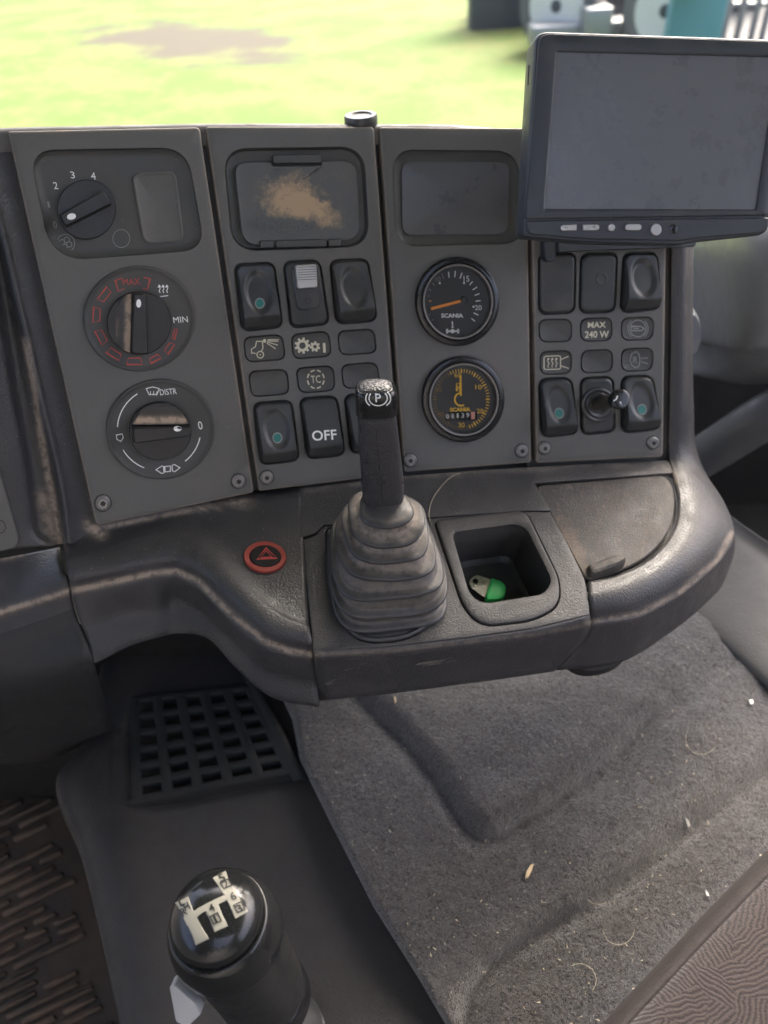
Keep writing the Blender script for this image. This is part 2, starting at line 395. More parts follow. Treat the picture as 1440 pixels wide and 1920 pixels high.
# --- ink: print drawn in photo pixels, mapped onto a real surface
_fcache = {}
def glyphs(s, bold=0.0):
    k = (s, bold)
    if k not in _fcache:
        cu = bpy.data.curves.new('t', 'FONT'); cu.body = s; cu.offset = bold; cu.resolution_u = 3
        ob = bpy.data.objects.new('t', cu); COL.objects.link(ob); bpy.context.view_layer.update()
        me = bpy.data.meshes.new_from_object(ob.evaluated_get(bpy.context.evaluated_depsgraph_get()))
        V = np.array([v.co[:2] for v in me.vertices]); Fs = [tuple(p_.vertices) for p_ in me.polygons]
        bpy.data.objects.remove(ob); bpy.data.curves.remove(cu); bpy.data.meshes.remove(me)
        lo, hi = V.min(0), V.max(0); V = (V-(lo+hi)/2)/(hi-lo)
        _fcache[k] = (V, Fs)
    return _fcache[k]
class Ink:
    def __init__(s): s.V = []; s.F = []
    def add(s, V, Fs): b0 = len(s.V); s.V += [tuple(v) for v in V]; s.F += [tuple(b0+i for i in f) for f in Fs]; return s
    def text(s, t, cx, cy, wd, h, slope=0.0, shear=None, bold=0.0):
        """slope: dy/dx of the baseline, shear: dx/dy of the uprights (photo pixels)"""
        V, Fs = glyphs(t, bold)
        if t == '1': wd = min(wd, h*.32)
        if shear is None: shear = (1000-cx)/(4670-cy)
        return s.add([(cx+v[0]*wd-v[1]*h*shear, cy-v[1]*h+v[0]*wd*slope) for v in V], Fs)
    def line(s, pts, wd, closed=False):
        P = np.array(pts, float); n = len(P)
        if closed: P = np.concatenate([P[-1:], P, P[:2]])
        V = []
        rng_ = range(1, n+2) if closed else range(n)
        for i in rng_:
            a = P[max(i-1, 0)]; b_ = P[min(i+1, len(P)-1)]; d = b_-a; d = d/(np.linalg.norm(d)+1e-9); nn = np.array([-d[1], d[0]])
            if 0 < i < len(P)-1:
                e = P[i]-P[i-1]; e = e/(np.linalg.norm(e)+1e-9); c_ = abs(e@d); nn = nn/max(c_, .5)
            V += [P[i]+nn*wd/2, P[i]-nn*wd/2]
        return s.add(V, [(2*i, 2*i+1, 2*i+3, 2*i+2) for i in range(len(V)//2-1)])
    def arc(s, cx, cy, rx, ry, a0, a1, wd, n=16):
        t = np.radians(np.linspace(a0, a1, n)); return s.line([(cx+rx*math.cos(a), cy+ry*math.sin(a)) for a in t], wd)
    def disc(s, cx, cy, rx, ry=None): P = ell(cx, cy, rx, ry, 18); return s.add(P, [tuple(range(len(P)))])
    def ring(s, cx, cy, rx, ry, wd): return s.line(ell(cx, cy, rx, ry, 32), wd, True)
    def poly(s, pts): return s.add(pts, [tuple(range(len(pts)))])
    def area(s, pts, holes=(), grid=6): V, Fs = cdt(np.array(pts, float), [np.array(h, float) for h in holes], grid); return s.add(V, Fs)
    def build(s, name, m, mp, parent, label=None):
        V = [mp(x, y) for x, y in s.V]
        return obj(name, V, s.F, m, parent, smooth=0, face=CAM, label=label)
def on(pl, w): return lambda x, y: pl.p(x, y, w)
def drape(objs, off=.0003, fallback=None):
    """map a photo pixel to the first surface of these objects"""
    trees = []
    for o in objs:
        bpy.context.view_layer.update()
        me = o.data; org = origin_of(o)
        trees.append(BVHTree.FromPolygons([Vector(np.array(v.co)+org) for v in me.vertices], [tuple(p_.vertices) for p_ in me.polygons]))
    def f(x, y):
        d = Vector(ray(x, y)).normalized(); best = None
        for t in trees:
            h = t.ray_cast(Vector((0, 0, 0)), d)
            if h[0] is not None and (best is None or h[3] < best[3]): best = h
        if best is None: return fallback(x, y) if fallback else np.array(d)*.5
        n = best[1]
        if n.dot(d) > 0: n = -n
        return np.array(best[0]+n*off-d*off*.5)
    return f
def tube(name, pts, r, m, parent=None, n=12, sub=6, label=None, cap=True):
    P = cr(np.array(pts, float), sub) if sub > 1 and len(pts) > 2 else np.array(pts, float)
    rr = r if hasattr(r, '__len__') else [r]*len(P)
    rr = np.interp(np.linspace(0, 1, len(P)), np.linspace(0, 1, len(rr)), rr)
    V = []; Fs = []; up = np.array([0, 0, 1.0])
    for i, p_ in enumerate(P):
        d = nz(P[min(i+1, len(P)-1)]-P[max(i-1, 0)]); a = np.cross(d, up)
        a = nz(a) if np.linalg.norm(a) > .05 else nz(np.cross(d, [1, 0, 0])); b_ = np.cross(d, a)
        if i and (a@pa) < 0: a, b_ = -a, -b_
        pa = a
        for k in range(n): t = 2*math.pi*k/n; V.append(p_+rr[i]*(math.cos(t)*a+math.sin(t)*b_))
    for i in range(len(P)-1):
        for k in range(n): Fs.append((i*n+k, i*n+(k+1) % n, (i+1)*n+(k+1) % n, (i+1)*n+k))
    if cap: Fs += [tuple(range(n)), tuple(range(len(V)-n, len(V)))]
    return obj(name, V, Fs, m, parent, label=label)
def box(name, c, half, m, parent=None, ax=None, bev=0, label=None):
    ax = ax or ((1, 0, 0), (0, 1, 0), (0, 0, 1)); ax = np.array(ax, float); c = np.array(c, float)
    bm = bmesh.new(); bmesh.ops.create_cube(bm, size=1)
    for v in bm.verts: v.co = Vector(np.array(v.co)*2*np.array(half))
    if bev: bmesh.ops.bevel(bm, geom=bm.edges[:], offset=bev, segments=3, affect='EDGES', profile=.5)
    V = [c+np.array(v.co)@ax for v in bm.verts]; bm.verts.index_update(); Fs = [tuple(v.index for v in f.verts) for f in bm.faces]; bm.free()
    return obj(name, V, Fs, m, parent, label=label)
def lathe(name, pl, cx, cy, prof, m, parent=None, n=40, label=None, ratio=None):
    """prof: (radius px, height m) round an axis that stands on the plane"""
    V = []; Fs = []
    for r_, h_ in prof:
        for x, y in ell(cx, cy, max(r_, .01), max(r_, .01)*(ratio or 1), n): V.append(pl.p(x, y, h_))
    for k in range(len(prof)-1):
        for i in range(n): Fs.append((k*n+i, k*n+(i+1) % n, (k+1)*n+(i+1) % n, (k+1)*n+i))
    o = obj(name, V, Fs, m, parent, label=label)
    return o
def sweep(name, loops, m, parent=None, nu=5, cap0=True, cap1=True, dust=None, label=None):
    G = cr(np.array(loops, float), nu); a, b_ = G.shape[:2]; V = G.reshape(-1, 3); Fs = []
    for i in range(a-1):
        for j in range(b_): Fs.append((i*b_+j, i*b_+(j+1) % b_, (i+1)*b_+(j+1) % b_, (i+1)*b_+j))
    if cap0: Fs.append(tuple(range(b_)))
    if cap1: Fs.append(tuple(range((a-1)*b_, a*b_)))
    dd = None if dust is None else [dust(i/(a-1)) for i in range(a) for j in range(b_)]
    return obj(name, V, Fs, m, parent, dust=dd, label=label)
def sm(t): t = min(max(t, 0), 1); return t*t*(3-2*t)

# ================================================================ DASHBOARD
dash = empty('dashboard', B.hit(720, 1260, -.06), 'worn black truck dashboard with switches, dials, two round gauges and a curved lower edge', 'dashboard')

# --- outlines of everything let into the four panels
SW2 = [[(441, 497), (512, 494), (528, 612), (455, 619)], [(533, 492), (598, 490), (616, 606), (546, 613)], [(620, 490), (688, 487), (705, 600), (632, 606)],
       [(476, 757), (545, 752), (559, 862), (490, 870)], [(563, 748), (630, 744), (645, 852), (577, 859)], [(647, 742), (712, 738), (728, 843), (660, 850)]]
LB2 = [[(457, 633), (528, 628), (535, 673), (462, 679)], [(546, 628), (615, 621), (621, 667), (551, 673)], [(633, 622), (700, 617), (706, 661), (638, 666)],
       [(466, 697), (537, 693), (542, 738), (472, 744)], [(555, 691), (624, 686), (628, 731), (562, 737)], [(640, 685), (706, 680), (712, 722), (645, 729)]]
SW4 = [[(1012, 477), (1078, 475), (1076, 585), (1012, 588)], [(1091, 477), (1156, 475), (1152, 583), (1088, 586)], [(1171, 475), (1231, 475), (1236, 578), (1165, 585)],
       [(1012, 712), (1070, 710), (1082, 812), (1016, 818)], [(1090, 710), (1148, 708), (1152, 808), (1091, 814)], [(1167, 707), (1222, 706), (1237, 803), (1167, 810)]]
LB4 = [[(1011, 600), (1071, 599), (1071, 640), (1012, 641)], [(1089, 598), (1147, 596), (1146, 638), (1090, 640)], [(1166, 597), (1225, 595), (1223, 636), (1166, 638)],
       [(1013, 660), (1071, 658), (1070, 700), (1014, 702)], [(1091, 658), (1148, 656), (1147, 697), (1090, 699)], [(1166, 655), (1224, 653), (1222, 694), (1166, 696)]]
R_SW, R_LB = 14, 14
fan = rnd([(54, 282), (350, 277), (384, 468), (98, 490)], [45, 45, 40, 62], 7)
diag = rnd([(418, 279), (682, 275), (693, 462), (436, 471)], 42, 7)
disp = rnd([(736, 281), (970, 283), (984, 456), (742, 462)], 38, 7)
def holes(sw, lb): return [rnd(inset(np.array(q, float), -3.0), R_SW+2) for q in sw]+[rnd(inset(np.array(q, float), -1.2), R_LB) for q in lb]
P1 = rnd([(14, 246), (375, 238), (477, 924), (180, 986)], [6, 8, 5, 8]); P2 = rnd([(385, 237), (702, 237), (751, 889), (485, 922)], [8, 7, 5, 5])
P3 = rnd([(711, 238), (988, 240), (997, 868), (758, 886)], [7, 5, 6, 5]); P4 = rnd([(994, 250), (1253, 252), (1244, 857), (1005, 869)], 7)
def panel(pl, out, hl, label): return plate('control_panel', pl, out, hl, w=0, depth=.009, hdepth=.0045, bev=(4.0, .0016), m=M['panel'], parent=dash, grid=16, edge=M['panel_edge'], label=label)
panel(A1, P1, [fan], 'leftmost control panel, carrying three rotary dials')
panel(A2, P2, [diag]+holes(SW2, LB2), 'second control panel, with flap and six switches')
panel(A3, P3, [disp], 'third control panel, with blank display and two round gauges')
panel(A4, P4, holes(SW4, LB4), 'right control panel, with six small switches below the monitor')
for pl, out in ((A1, P1), (A2, P2), (A3, P3), (A4, P4)):
    slab('panel_backing', pl, inset(out, 5), [(0, -.0085), (0, -.0044)], M['recess'], dash, smooth=0)

# --- rocker switches
def tcoord(q):
    q = np.array(q, float); T = (q[0]+q[1])/2; Bm = (q[2]+q[3])/2; Lm = (q[0]+q[3])/2; Rm = (q[1]+q[2])/2; dv = Bm-T; du = Rm-Lm
    def f(x, y):
        d = np.array([x, y])-T; t = (d@dv)/(dv@dv); c = T+dv*t; s_ = .5+((np.array([x, y])-c)@du)/(du@du); return s_, t
    return f
def rocker(pl, q, kind, m=M['smooth'], label=None, name='rocker_switch'):
    tc = tcoord(q)
    def hf(x, y):
        s_, t = tc(x, y)
        if kind == 'blank': return 0
        if kind == 'off': up = .0005+.0062*sm(t/.95) if t < .80 else .0062*max(0, 1-(t-.8)/.2)**.8; return up
        up = .0006+.0066*sm(t/.85) if t < .80 else .0070*max(0, 1-(t-.8)/.2)**.8
        r = math.hypot((s_-.5)/.34, (t-.43)/.33); up -= .0020*(1-sm((r-.72)/.38)) if r < 1.1 else 0
        return up
    o = slab(name, pl, rnd(q, R_SW), [(0, -.004), (0, -.0002), (1.6, .0010), (4.0, .0016)], m, dash, hf=hf, rings=18, label=label)
    return o
def dot(sw, cx, cy):
    mp = drape([sw], .0003)
    Ink().disc(cx, cy, 9.5, 10.5).build('lamp_ring', M['dim'], mp, sw)
    mp = drape([sw], .0006); Ink().disc(cx, cy, 7.2, 8).build('lamp_dot', M['teal'], mp, sw)
s = rocker(A2, SW2[0], 'r', label='rocker switch with green dot, upper left of the second panel'); dot(s, 487, 569)
s = rocker(A2, SW2[1], 'blank', label='switch body holding a worn metal slide'); s_tag = s
hs = lambda x, y: 0
k_ = slab('switch_rocker', A2, rnd([(545, 500), (592, 498), (600, 577), (556, 582)], 12), [(0, .0010), (0, .0030), (2, .0036)], M['smooth'], s, smooth=30)
slide = slab('slide_button', A2, rnd([(550, 497), (589, 495), (591, 538), (554, 541)], 4), [(0, .002), (0, .0075), (1.5, .0082)], M['silver'], s)
for i in range(6):
    y = 501+i*4.6; Ink().line([(553+i*.2, y), (588+i*.2, y-1.5)], 1.1).build('slide_groove', M['recess'], on(A2, .0084), s)
lathe('slide_hole', A2, 576, 564, [(6, .0037), (5, .0037), (3, .0028)], M['dark'], s, 16)
rocker(A2, SW2[2], 'r')
s = rocker(A2, SW2[3], 'r', label='rocker switch with green dot, lower left of the second panel'); dot(s, 520, 821)
s = rocker(A2, SW2[4], 'off', label='rocker switch lettered OFF')
Ink().text('OFF', 608, 816, 46, 19, slope=-.06, shear=.10, bold=.012).build('lettering', M['white'], drape([s], .0003), s)
rocker(A2, SW2[5], 'off')
rocker(A4, SW4[0], 'blank', name='blanking_plate')
s = rocker(A4, SW4[1], 'blank', name='blanking_plate', label='blanking plate with a small round hole')
lathe('screw_hole', A4, 1127, 523, [(12, .0017), (10, .0022), (7.5, .0020), (6.5, .0004), (.5, .0002)], M['recess'], s, 24)
rocker(A4, SW4[2], 'r')
s = rocker(A4, SW4[3], 'r', label='rocker switch with green dot, left of the lighter'); dot(s, 1048, 775)
s = rocker(A4, SW4[5], 'r', label='rocker switch with green dot, right of the lighter'); dot(s, 1203, 768)
# cigarette lighter
lt = rocker(A4, SW4[4], 'blank', name='cigarette_lighter', label='pulled-out cigarette lighter in its socket')
lathe('socket', A4, 1120, 758, [(33, .001), (32, .0035), (29, .0040), (25, .0030), (22, .0045), (18, .004), (15, .003), (13, .0005)], M['smooth'], lt, 32)
sb, st = A4.p(1122, 758, 0), A4.p(1150, 757, .030)
K0, K1 = A4.hit(1121, 757), A4.hit(1156, 750, .030)
tube('shaft', [K0, K0+(K1-K0)*.5, K1], [.0058, .0052, .0048], M['socket'], lt, 16)
ax = nz(K1-K0); a1 = nz(np.cross(ax, A4.ey)); a2 = np.cross(ax, a1)
def knobloops(c, ax, a1, a2, prof, n=28): return [[c+ax*h+r*(math.cos(t)*a1+math.sin(t)*a2) for t in np.linspace(0, 2*math.pi, n, endpoint=False)] for r, h in prof]
kn = sweep('lighter_knob', knobloops(K1, ax, a1, a2, [(.0045, -.004), (.0068, -.001), (.0078, .003), (.0078, .006), (.0068, .0075), (.002, .0078)]), M['gloss'], lt, 3)
Ink().line([(1148, 757), (1165, 755)], 3.4).line([(1150, 752), (1155, 749), (1158, 742)], 2).line([(1149, 761), (1166, 759)], 1.2).build('lighter_symbol', M['white'], drape([kn], .0002), lt)

# --- symbol tiles
def tile(pl, q, label=None):
    return slab('symbol_tile', pl, rnd(q, R_LB), [(0, -.003), (0, -.0006), (1.2, .0001), (2.6, -.0001), (4, -.0004)], M['recess'], dash, label=label)
T2 = [tile(A2, q) for q in LB2]; T4 = [tile(A4, q) for q in LB4]
def gear(ink, cx, cy, r, n, hole, k=1.0, rot=0):
    out = []
    for i in range(n):
        a = 2*math.pi*i/n+rot; st = 2*math.pi/n
        for da, rr in ((-.30, .74), (-.20, 1.0), (.20, 1.0), (.30, .74)): out.append((cx+r*rr*math.cos(a+da*st), cy+r*rr*math.sin(a+da*st)*k))
    ink.area(out, [ell(cx, cy, hole, hole*k, 16)], 5)
i = Ink(); i.line([(472, 664), (471, 655), (479, 650), (481, 640), (492, 640), (493, 653), (489, 660)], 1.7).line([(471, 655), (472, 661), (480, 663)], 1.6).ring(488, 665, 6.2, 6.2, 1.8).disc(488, 665, 1.3)
i.disc(496, 639, 3, 3.5)
for a, b_ in (((501, 639), (522, 640)), ((501, 641), (521, 647)), ((500, 643), (517, 654)), ((502, 637), (523, 637))): i.line([a, b_], 1.6)
i.build('work_lamp_symbol', M['cream'], on(A2, .0001), T2[0]); T2[0]['label'] = 'symbol tile showing a tractor with a work lamp'
i = Ink(); gear(i, 567, 648, 15, 9, 6.2, 1.02); gear(i, 590.5, 650, 10, 7, 3.4, 1.02, .3)
i.text('1', 608, 652, 5, 18, bold=0.0, shear=.05).build('gear_symbol', M['cream'], on(A2, .0001), T2[1]); T2[1]['label'] = 'symbol tile showing two gearwheels and a 1'
i = Ink()
for k in range(8): i.arc(592, 711, 15.5, 17, k*45+8, k*45+37, 2.4, 6)
i.text('TC', 592, 711, 18, 14, slope=-.05).build('tc_lettering', M['cream'], on(A2, .0001), T2[4]); T2[4]['label'] = 'symbol tile lettered TC in a dashed circle'
i = Ink(); i.text('MAX', 1119, 609, 34, 11, slope=-.02, bold=.02).text('240 W', 1119, 627, 45, 13, slope=-.02, bold=.02)
i.build('lettering', M['cream'], on(A4, .0001), T4[1]); T4[1]['label'] = 'symbol tile lettered MAX 240 W'
i = Ink(); i.ring(1196, 616, 15, 15.5, 1.8).arc(1196, 616, 19, 19, 130, 230, 1.6).arc(1196, 616, 19, 19, -50, 50, 1.6).line([(1184, 612), (1202, 612), (1208, 616), (1202, 620), (1184, 620)], 2, True).line([(1188, 616), (1198, 616)], 2)
i.build('brake_symbol', M['dim'], on(A4, .0001), T4[2]); T4[2]['label'] = 'symbol tile with a bracketed circle'
i = Ink(); i.line(rnd([(1020, 668), (1051, 667), (1051, 692), (1020, 693)], 3, 2), 1.6, True)
for k in range(3):
    x = 1028+k*7.5; i.line([(x, 673), (x-1.5, 677), (x+1.5, 681), (x-1, 686), (x, 689)], 1.3).disc(x, 673, 2)
i.line([(1052, 674), (1066, 668)], 1.5).line([(1052, 686), (1067, 691)], 1.5).build('heater_symbol', M['cream'], on(A4, .0001), T4[3]); T4[3]['label'] = 'symbol tile with a heated box'
i = Ink(); i.line([(1193, 659), (1198, 664), (1200, 675), (1198, 686), (1192, 690), (1184, 684), (1181, 675), (1184, 664)], 1.7, True).text('R', 1191, 675, 8, 12)
i.line([(1202, 672), (1215, 671)], 1.6).line([(1202, 678), (1215, 682)], 1.6).build('lamp_symbol', M['dim'], on(A4, .0001), T4[5]); T4[5]['label'] = 'symbol tile with a lamp lettered R'

# --- panel 1: fan control
fr = slab('fan_recess', A1, inset(fan, 1), [(0, -.001), (6, -.0030), (14, -.0036), (17, -.0036)], M['recess'], dash, label='recessed fan switch field with numerals')
pk = slab('blank_insert', A1, rnd([(247, 324), (330, 319), (347, 452), (270, 457)], 16), [(0, -.0042), (0, -.0024), (2.5, -.0020), (6, -.0026), (8, -.0030)], M['panel'], dash)
def rotary(cx, cy, rx, ry, base, bar, mark, label, w0, htop=.013):
    k = slab('rotary_knob', A1, ell(cx, cy, rx, ry, 56), [(0, w0), (0, w0+.004), (1.5, w0+.0048)], M['knob'], dash, label=label)
    q = np.array(bar, float)
    slab('knob_grip', A1, rnd(q, 4, 3), [(-1.5, w0+.0045), (0, w0+htop*.7), (1, w0+htop*.92), (3, w0+htop)], M['knob'], k)
    mx, my, mw, mh, an = mark
    Ink().add(*[(lambda P: (P, [tuple(range(len(P)))]))(ell(mx, my, mw, mh, 16, an))][0]).build('knob_mark', M['white'], drape([o for o in k.children], .0003), k)
    return k
k = rotary(162, 393, 55, 56, None, [(111, 404), (193, 358), (209, 384), (123, 427)], (134, 406, 8.5, 6, -.2), 'fan speed knob in the recess of the leftmost panel', -.0036)
i = Ink(); i.text('2', 104, 347, 8, 13).text('3', 136, 327, 8, 13).text('4', 175, 329, 9, 14); i.build('numerals', M['white'], on(A1, -.0034), fr)
i = Ink(); i.text('1', 91, 383, 4, 12).text('0', 103, 421, 7, 13).ring(123, 456, 17, 17, 1.4);  Ink().ring(228, 447, 16, 17, 1.1).build('round_mark', M['dim'], on(A1, -.0034), fr)
for a in range(4):
    an = a*math.pi/2+.3; i.ring(123+7*math.cos(an), 456+7*math.sin(an), 5, 5, 1.5)
i.build('fan_symbol', M['dim'], on(A1, -.0034), fr)
# temperature dial
def dialplate(cx, cy, rx, ry, label):
    return slab('dial_plate', A1, ell(cx, cy, rx, ry, 72), [(0, -.001), (0, .0010), (1.5, .0020), (4, .0022), (9, .0012), (12, .0010)], M['recess'], dash, label=label)
d1 = dialplate(260.5, 597, 105, 99, 'temperature dial ring with red blocks and MAX and MIN')
W1 = .0012
i = Ink()
for (x, y, an) in ((327, 626, 15), (317, 652, 35), (290, 672, 62), (252, 677, 90), (214, 663, 122), (190, 631, 152), (181, 590, 183), (196, 553, 218)):
    a = math.radians(an); e = np.array([math.cos(a), math.sin(a)*.95]); t = np.array([-math.sin(a), math.cos(a)]); c = np.array([x, y]); wd = 8 if an < 70 else 10.5; ln = 11 if an < 70 else 14.5
    if an < 20: wd, ln = 4, 11
    i.line([c+e*wd*.6+t*ln, c+e*wd*.6-t*ln, c-e*wd*.6-t*ln*.78, c-e*wd*.6+t*ln*.78], 1.7, True)
i.line([(229, 521), (216, 526), (222, 546), (233, 541)], 2).line([(269, 520), (281, 523), (276, 543), (268, 541)], 2).text('MAX', 246, 528, 32, 12, slope=-.05)
i.build('red_blocks', M['red'], on(A1, W1), d1)
i = Ink(); i.text('MIN', 338, 599, 27, 11, slope=-.06)
for kx in range(3):
    x = 299+kx*7; i.line([(x+1, 549), (x-1, 545), (x+1, 541), (x-1, 537)], 1.5).poly([(x-4, 539), (x+3, 538), (x-1, 533)])
i.line([(300, 556), (315, 554)], 1.6).build('dial_lettering', M['white'], on(A1, W1), d1)
k = rotary(260, 605, 60, 59, None, [(247, 549), (272, 549), (276, 661), (243, 659)], (260, 569, 4.6, 8, 0), 'temperature knob pointing up', .001)
slab('dusty_flank', A1, [(213, 575), (236, 551), (246, 549), (243, 660), (232, 656), (209, 634)], [(0, .005), (1, .0056)], M['knobdust'], k, hf=lambda x, y: .0045*sm((x-212)/34), rings=14, dust=True)
# air distribution dial
d2 = dialplate(300.5, 804, 102, 94, 'air distribution dial ring with DISTR lettering')
i = Ink(); i.arc(300, 804, 80, 78, 183, 238, 1.8).arc(300, 804, 80, 78, 112, 150, 1.8).arc(300, 804, 76, 76, 12, 52, 1.8)
i.text('DISTR', 315, 734, 31, 11, slope=-.08).text('0', 375, 797, 8, 15)
i.line([(274, 728), (286, 725), (298, 728), (294, 739), (279, 739)], 1.5, True)
for kx in range(3): x = 281+kx*6; i.line([(x, 741), (x+1, 733)], 1.3)
i.line([(218, 815), (229, 813), (231, 820), (226, 827), (219, 823)], 1.4, True)
i.line(rnd([(309, 874), (319, 873), (319, 883), (309, 884)], 0), 1.4, True).line([(292, 880), (303, 873), (307, 874), (307, 886), (303, 887)], 1.4, True).line([(322, 872), (326, 870), (337, 876), (327, 884), (323, 882)], 1.4, True)
i.build('dial_lettering', M['dim'] if False else M['white'], on(A1, W1), d2)
k = rotary(299, 806, 58, 54, None, [(246, 794), (354, 793), (356, 811), (248, 825)], (333, 804, 7.5, 4.8, 0), 'air distribution knob pointing right', .001)
slab('dusty_flank', A1, [(262, 766), (282, 756), (318, 756), (338, 768), (352, 791), (247, 792)], [(0, .005), (1, .0056)], M['knobdust'], k, hf=lambda x, y: .0045*sm((y-756)/36), rings=14, dust=True)

# --- panel 2: flap
fr = slab('flap_recess', A2, inset(diag, 1), [(0, -.001), (3, -.0036), (6, -.0040)], M['recess'], dash)
lid_hole = rnd([(439, 304), (508, 303), (511, 311), (603, 310), (604, 302), (668, 301), (676, 449), (456, 462)], [22, 2, 2, 2, 2, 24, 24, 30], 5)
fl = slab('diagnosis_flap', A2, lid_hole, [(0, -.004), (0, -.0010), (1.5, -.0004), (5, -.0007)], M['diag'], dash, rings=10, label='socket flap with a patch of tan dried dirt')
slab('latch', A2, rnd([(511, 291), (601, 289), (603, 306), (512, 307)], 3), [(0, -.004), (0, .0005), (1.5, .0014)], M['recess'], fl)
for q in ([(486, 451), (514, 450), (515, 465), (487, 466)], [(516, 450), (612, 448), (614, 463), (517, 465)], [(614, 448), (640, 447), (641, 462), (615, 463)]):
    slab('hinge', A2, rnd(q, 3, 2), [(0, -.004), (0, -.0002), (2, .0012)], M['recess'], fl)
i = Ink(); i.text('Diagnos', 547, 426, 94, 24, slope=-.09, bold=.015).ring(484, 416, 9, 12, 1.6).line([(484, 396), (485, 442)], 1.5).line([(462, 420), (476, 417)], 1.5).ring(494, 422, 8, 9, 1.6)
i.build('embossed_lettering', M['panel'], on(A2, .0000), fl)
# --- panel 3: display
dr = slab('display_recess', A3, inset(disp, 1), [(0, -.001), (4, -.0022), (15, -.0034), (17, -.0036)], M['recess'], dash)
slab('blank_display', A3, rnd([(755, 303), (957, 303), (954, 438), (757, 440)], 18), [(0, -.004), (0, -.0026), (2, -.0024)], M['lens'], dash, label='blank dark display of the third panel')
# gauges
def gauge(cx, cy, R, ratio, label, fs=1.0):
    g_ = slab('gauge', A3, ell(cx, cy, R, R*ratio, 64), [(0, -.001), (0, .0030), (1.2, .0040), (3, .0044), (R*.13, .0044), (R*.17, .0026), (R*.21, .0012), (R*.22, .0010)], M['gloss'], dash, label=label)
    lathe('gauge_rim', A3, cx, cy, [(R*.845, .0044), (R*.83, .0050), (R*.80, .0046), (R*.785, .0016)], M['ringmetal'], g_, 56, ratio=ratio)
    slab('gauge_face', A3, ell(cx, cy, R*.80, R*.80*ratio, 48), [(0, .0010), (0, .0014)], M['face'], g_)
    slab('gauge_glass', A3, ell(cx, cy, R*.81, R*.81*ratio, 48), [(0, .0044), (3, .00445)], M['gaugeglass'], g_)
    return g_
g1 = gauge(855.5, 565, 78, 1.07, 'axle load gauge with white numerals and orange needle')
W = on(A3, .0016)
def rel(x, y): return 780+x/8.47, 470+y/8.47        # from the enlarged crop
i = Ink()
for a, b_ in (((505, 335), (515, 425)), ((615, 320), (605, 420)), ((720, 350), (688, 442)), ((890, 485), (840, 545)), ((960, 575), (888, 622)), ((1000, 680), (920, 708)), ((1015, 792), (935, 800)), ((905, 985), (980, 1022)), ((870, 1072), (925, 1120))):
    i.line([rel(*a), rel(*b_)], 1.9)
i.text('15', *rel(790, 445), 10.5, 11).disc(*rel(752, 512), 2).text('20', *rel(978, 902), 12.5, 9.5).disc(*rel(903, 888), 2).text('SCANIA', *rel(565, 1028), 41, 8, bold=.035).disc(*rel(368, 515), 1.8)
i.line([rel(566, 1120), rel(570, 1190)], 2.2).poly([rel(548, 1200), rel(592, 1200), rel(570, 1235)]).disc(*rel(570, 1275), 4, 4).line([rel(500, 1275), rel(640, 1275)], 3)
for x in (475, 492, 650, 668): i.line([rel(x, 1240), rel(x, 1312)], 1.7)
i.build('dial_print', M['white'], W, g1)
i = Ink()
for a, b_ in (((400, 360), (430, 445)), ((255, 510), (280, 555)), ((190, 605), (232, 635)), ((175, 715), (205, 722)), ((245, 1108), (270, 1085)), ((195, 1018), (222, 1005))): i.line([rel(*a), rel(*b_)], 1.5)
i.text('10', *rel(340, 450), 9, 10).build('faded_print', M['dim'], W, g1)
N0, N1 = A3.p(806, 578, .0028), A3.p(867, 562, .0028)
Ink().line([(806, 578.5), (867, 562.5)], 5.2).build('needle', M['orange'], on(A3, .0030), g1)
Ink().line([(803, 564), (808, 564)], 1.5).build('scale_mark', M['orange'], W, g1)
slab('needle_hub', A3, ell(868, 562, 7, 7, 24), [(0, .0014), (0, .0034), (2, .0038)], M['face'], g1)
g2 = gauge(866.5, 747.5, 77, 1.045, 'yellow-marked hour counter with dark face')
i = Ink(); i2 = Ink(); c0 = np.array([864.0, 748.0])
for k in range(60):
    a = math.radians(k*6-90); e = np.array([math.cos(a)*53, math.sin(a)*57]); l_ = .885 if k % 5 else .86
    (i if -100 < ((k*6+180) % 360-180) < 165 and not 220 < k*6 < 335 else i2).line([c0+e, c0+e*l_], 2.4 if k % 5 == 0 else 1.5)
for t_, x, y in (('60', 857, 703), ('10', 896, 725), ('20', 899, 770), ('30', 864, 796)): i.text(t_, x, y, 12, 8.5)
for t_, x, y in (('50', 821, 730), ('40', 826, 776)): i2.text(t_, x, y, 12, 8.5)
i.text('SCANIA', 861.5, 767, 38, 7.5, slope=-.03, bold=.035).arc(863, 748, 11.5, 12, 60, 262, 3)
i.line([(855, 718), (861, 718), (861, 732), (855, 732)], 1.6, True).line([(856, 723), (859, 726), (856, 730)], 1.4)
i.build('dial_print', M['yellow'], W, g2); i2.build('faded_print', M['orange'] if False else simple('faded_yellow', (.22, .13, .03), .5), W, g2)
Ink().line([(862, 741), (861.5, 702)], 3.6).build('needle', M['yellow'], on(A3, .0026), g2)
slab('counter_window', A3, rnd([(833, 772), (893, 770), (893, 787), (833, 788)], 2, 2), [(0, .0014), (1, .0016)], M['gloss'], g2)
i = Ink()
for k, ch in enumerate('08139'): i.text(ch, 838+k*9.4, 779.5-k*.5, 5, 8.5)
i.build('counter_digits', M['white'], on(A3, .0018), g2)
Ink().poly([(881.5, 771.5), (889, 771), (889, 785), (882, 785.5)]).build('tenths_digit', M['pink'], on(A3, .0018), g2)
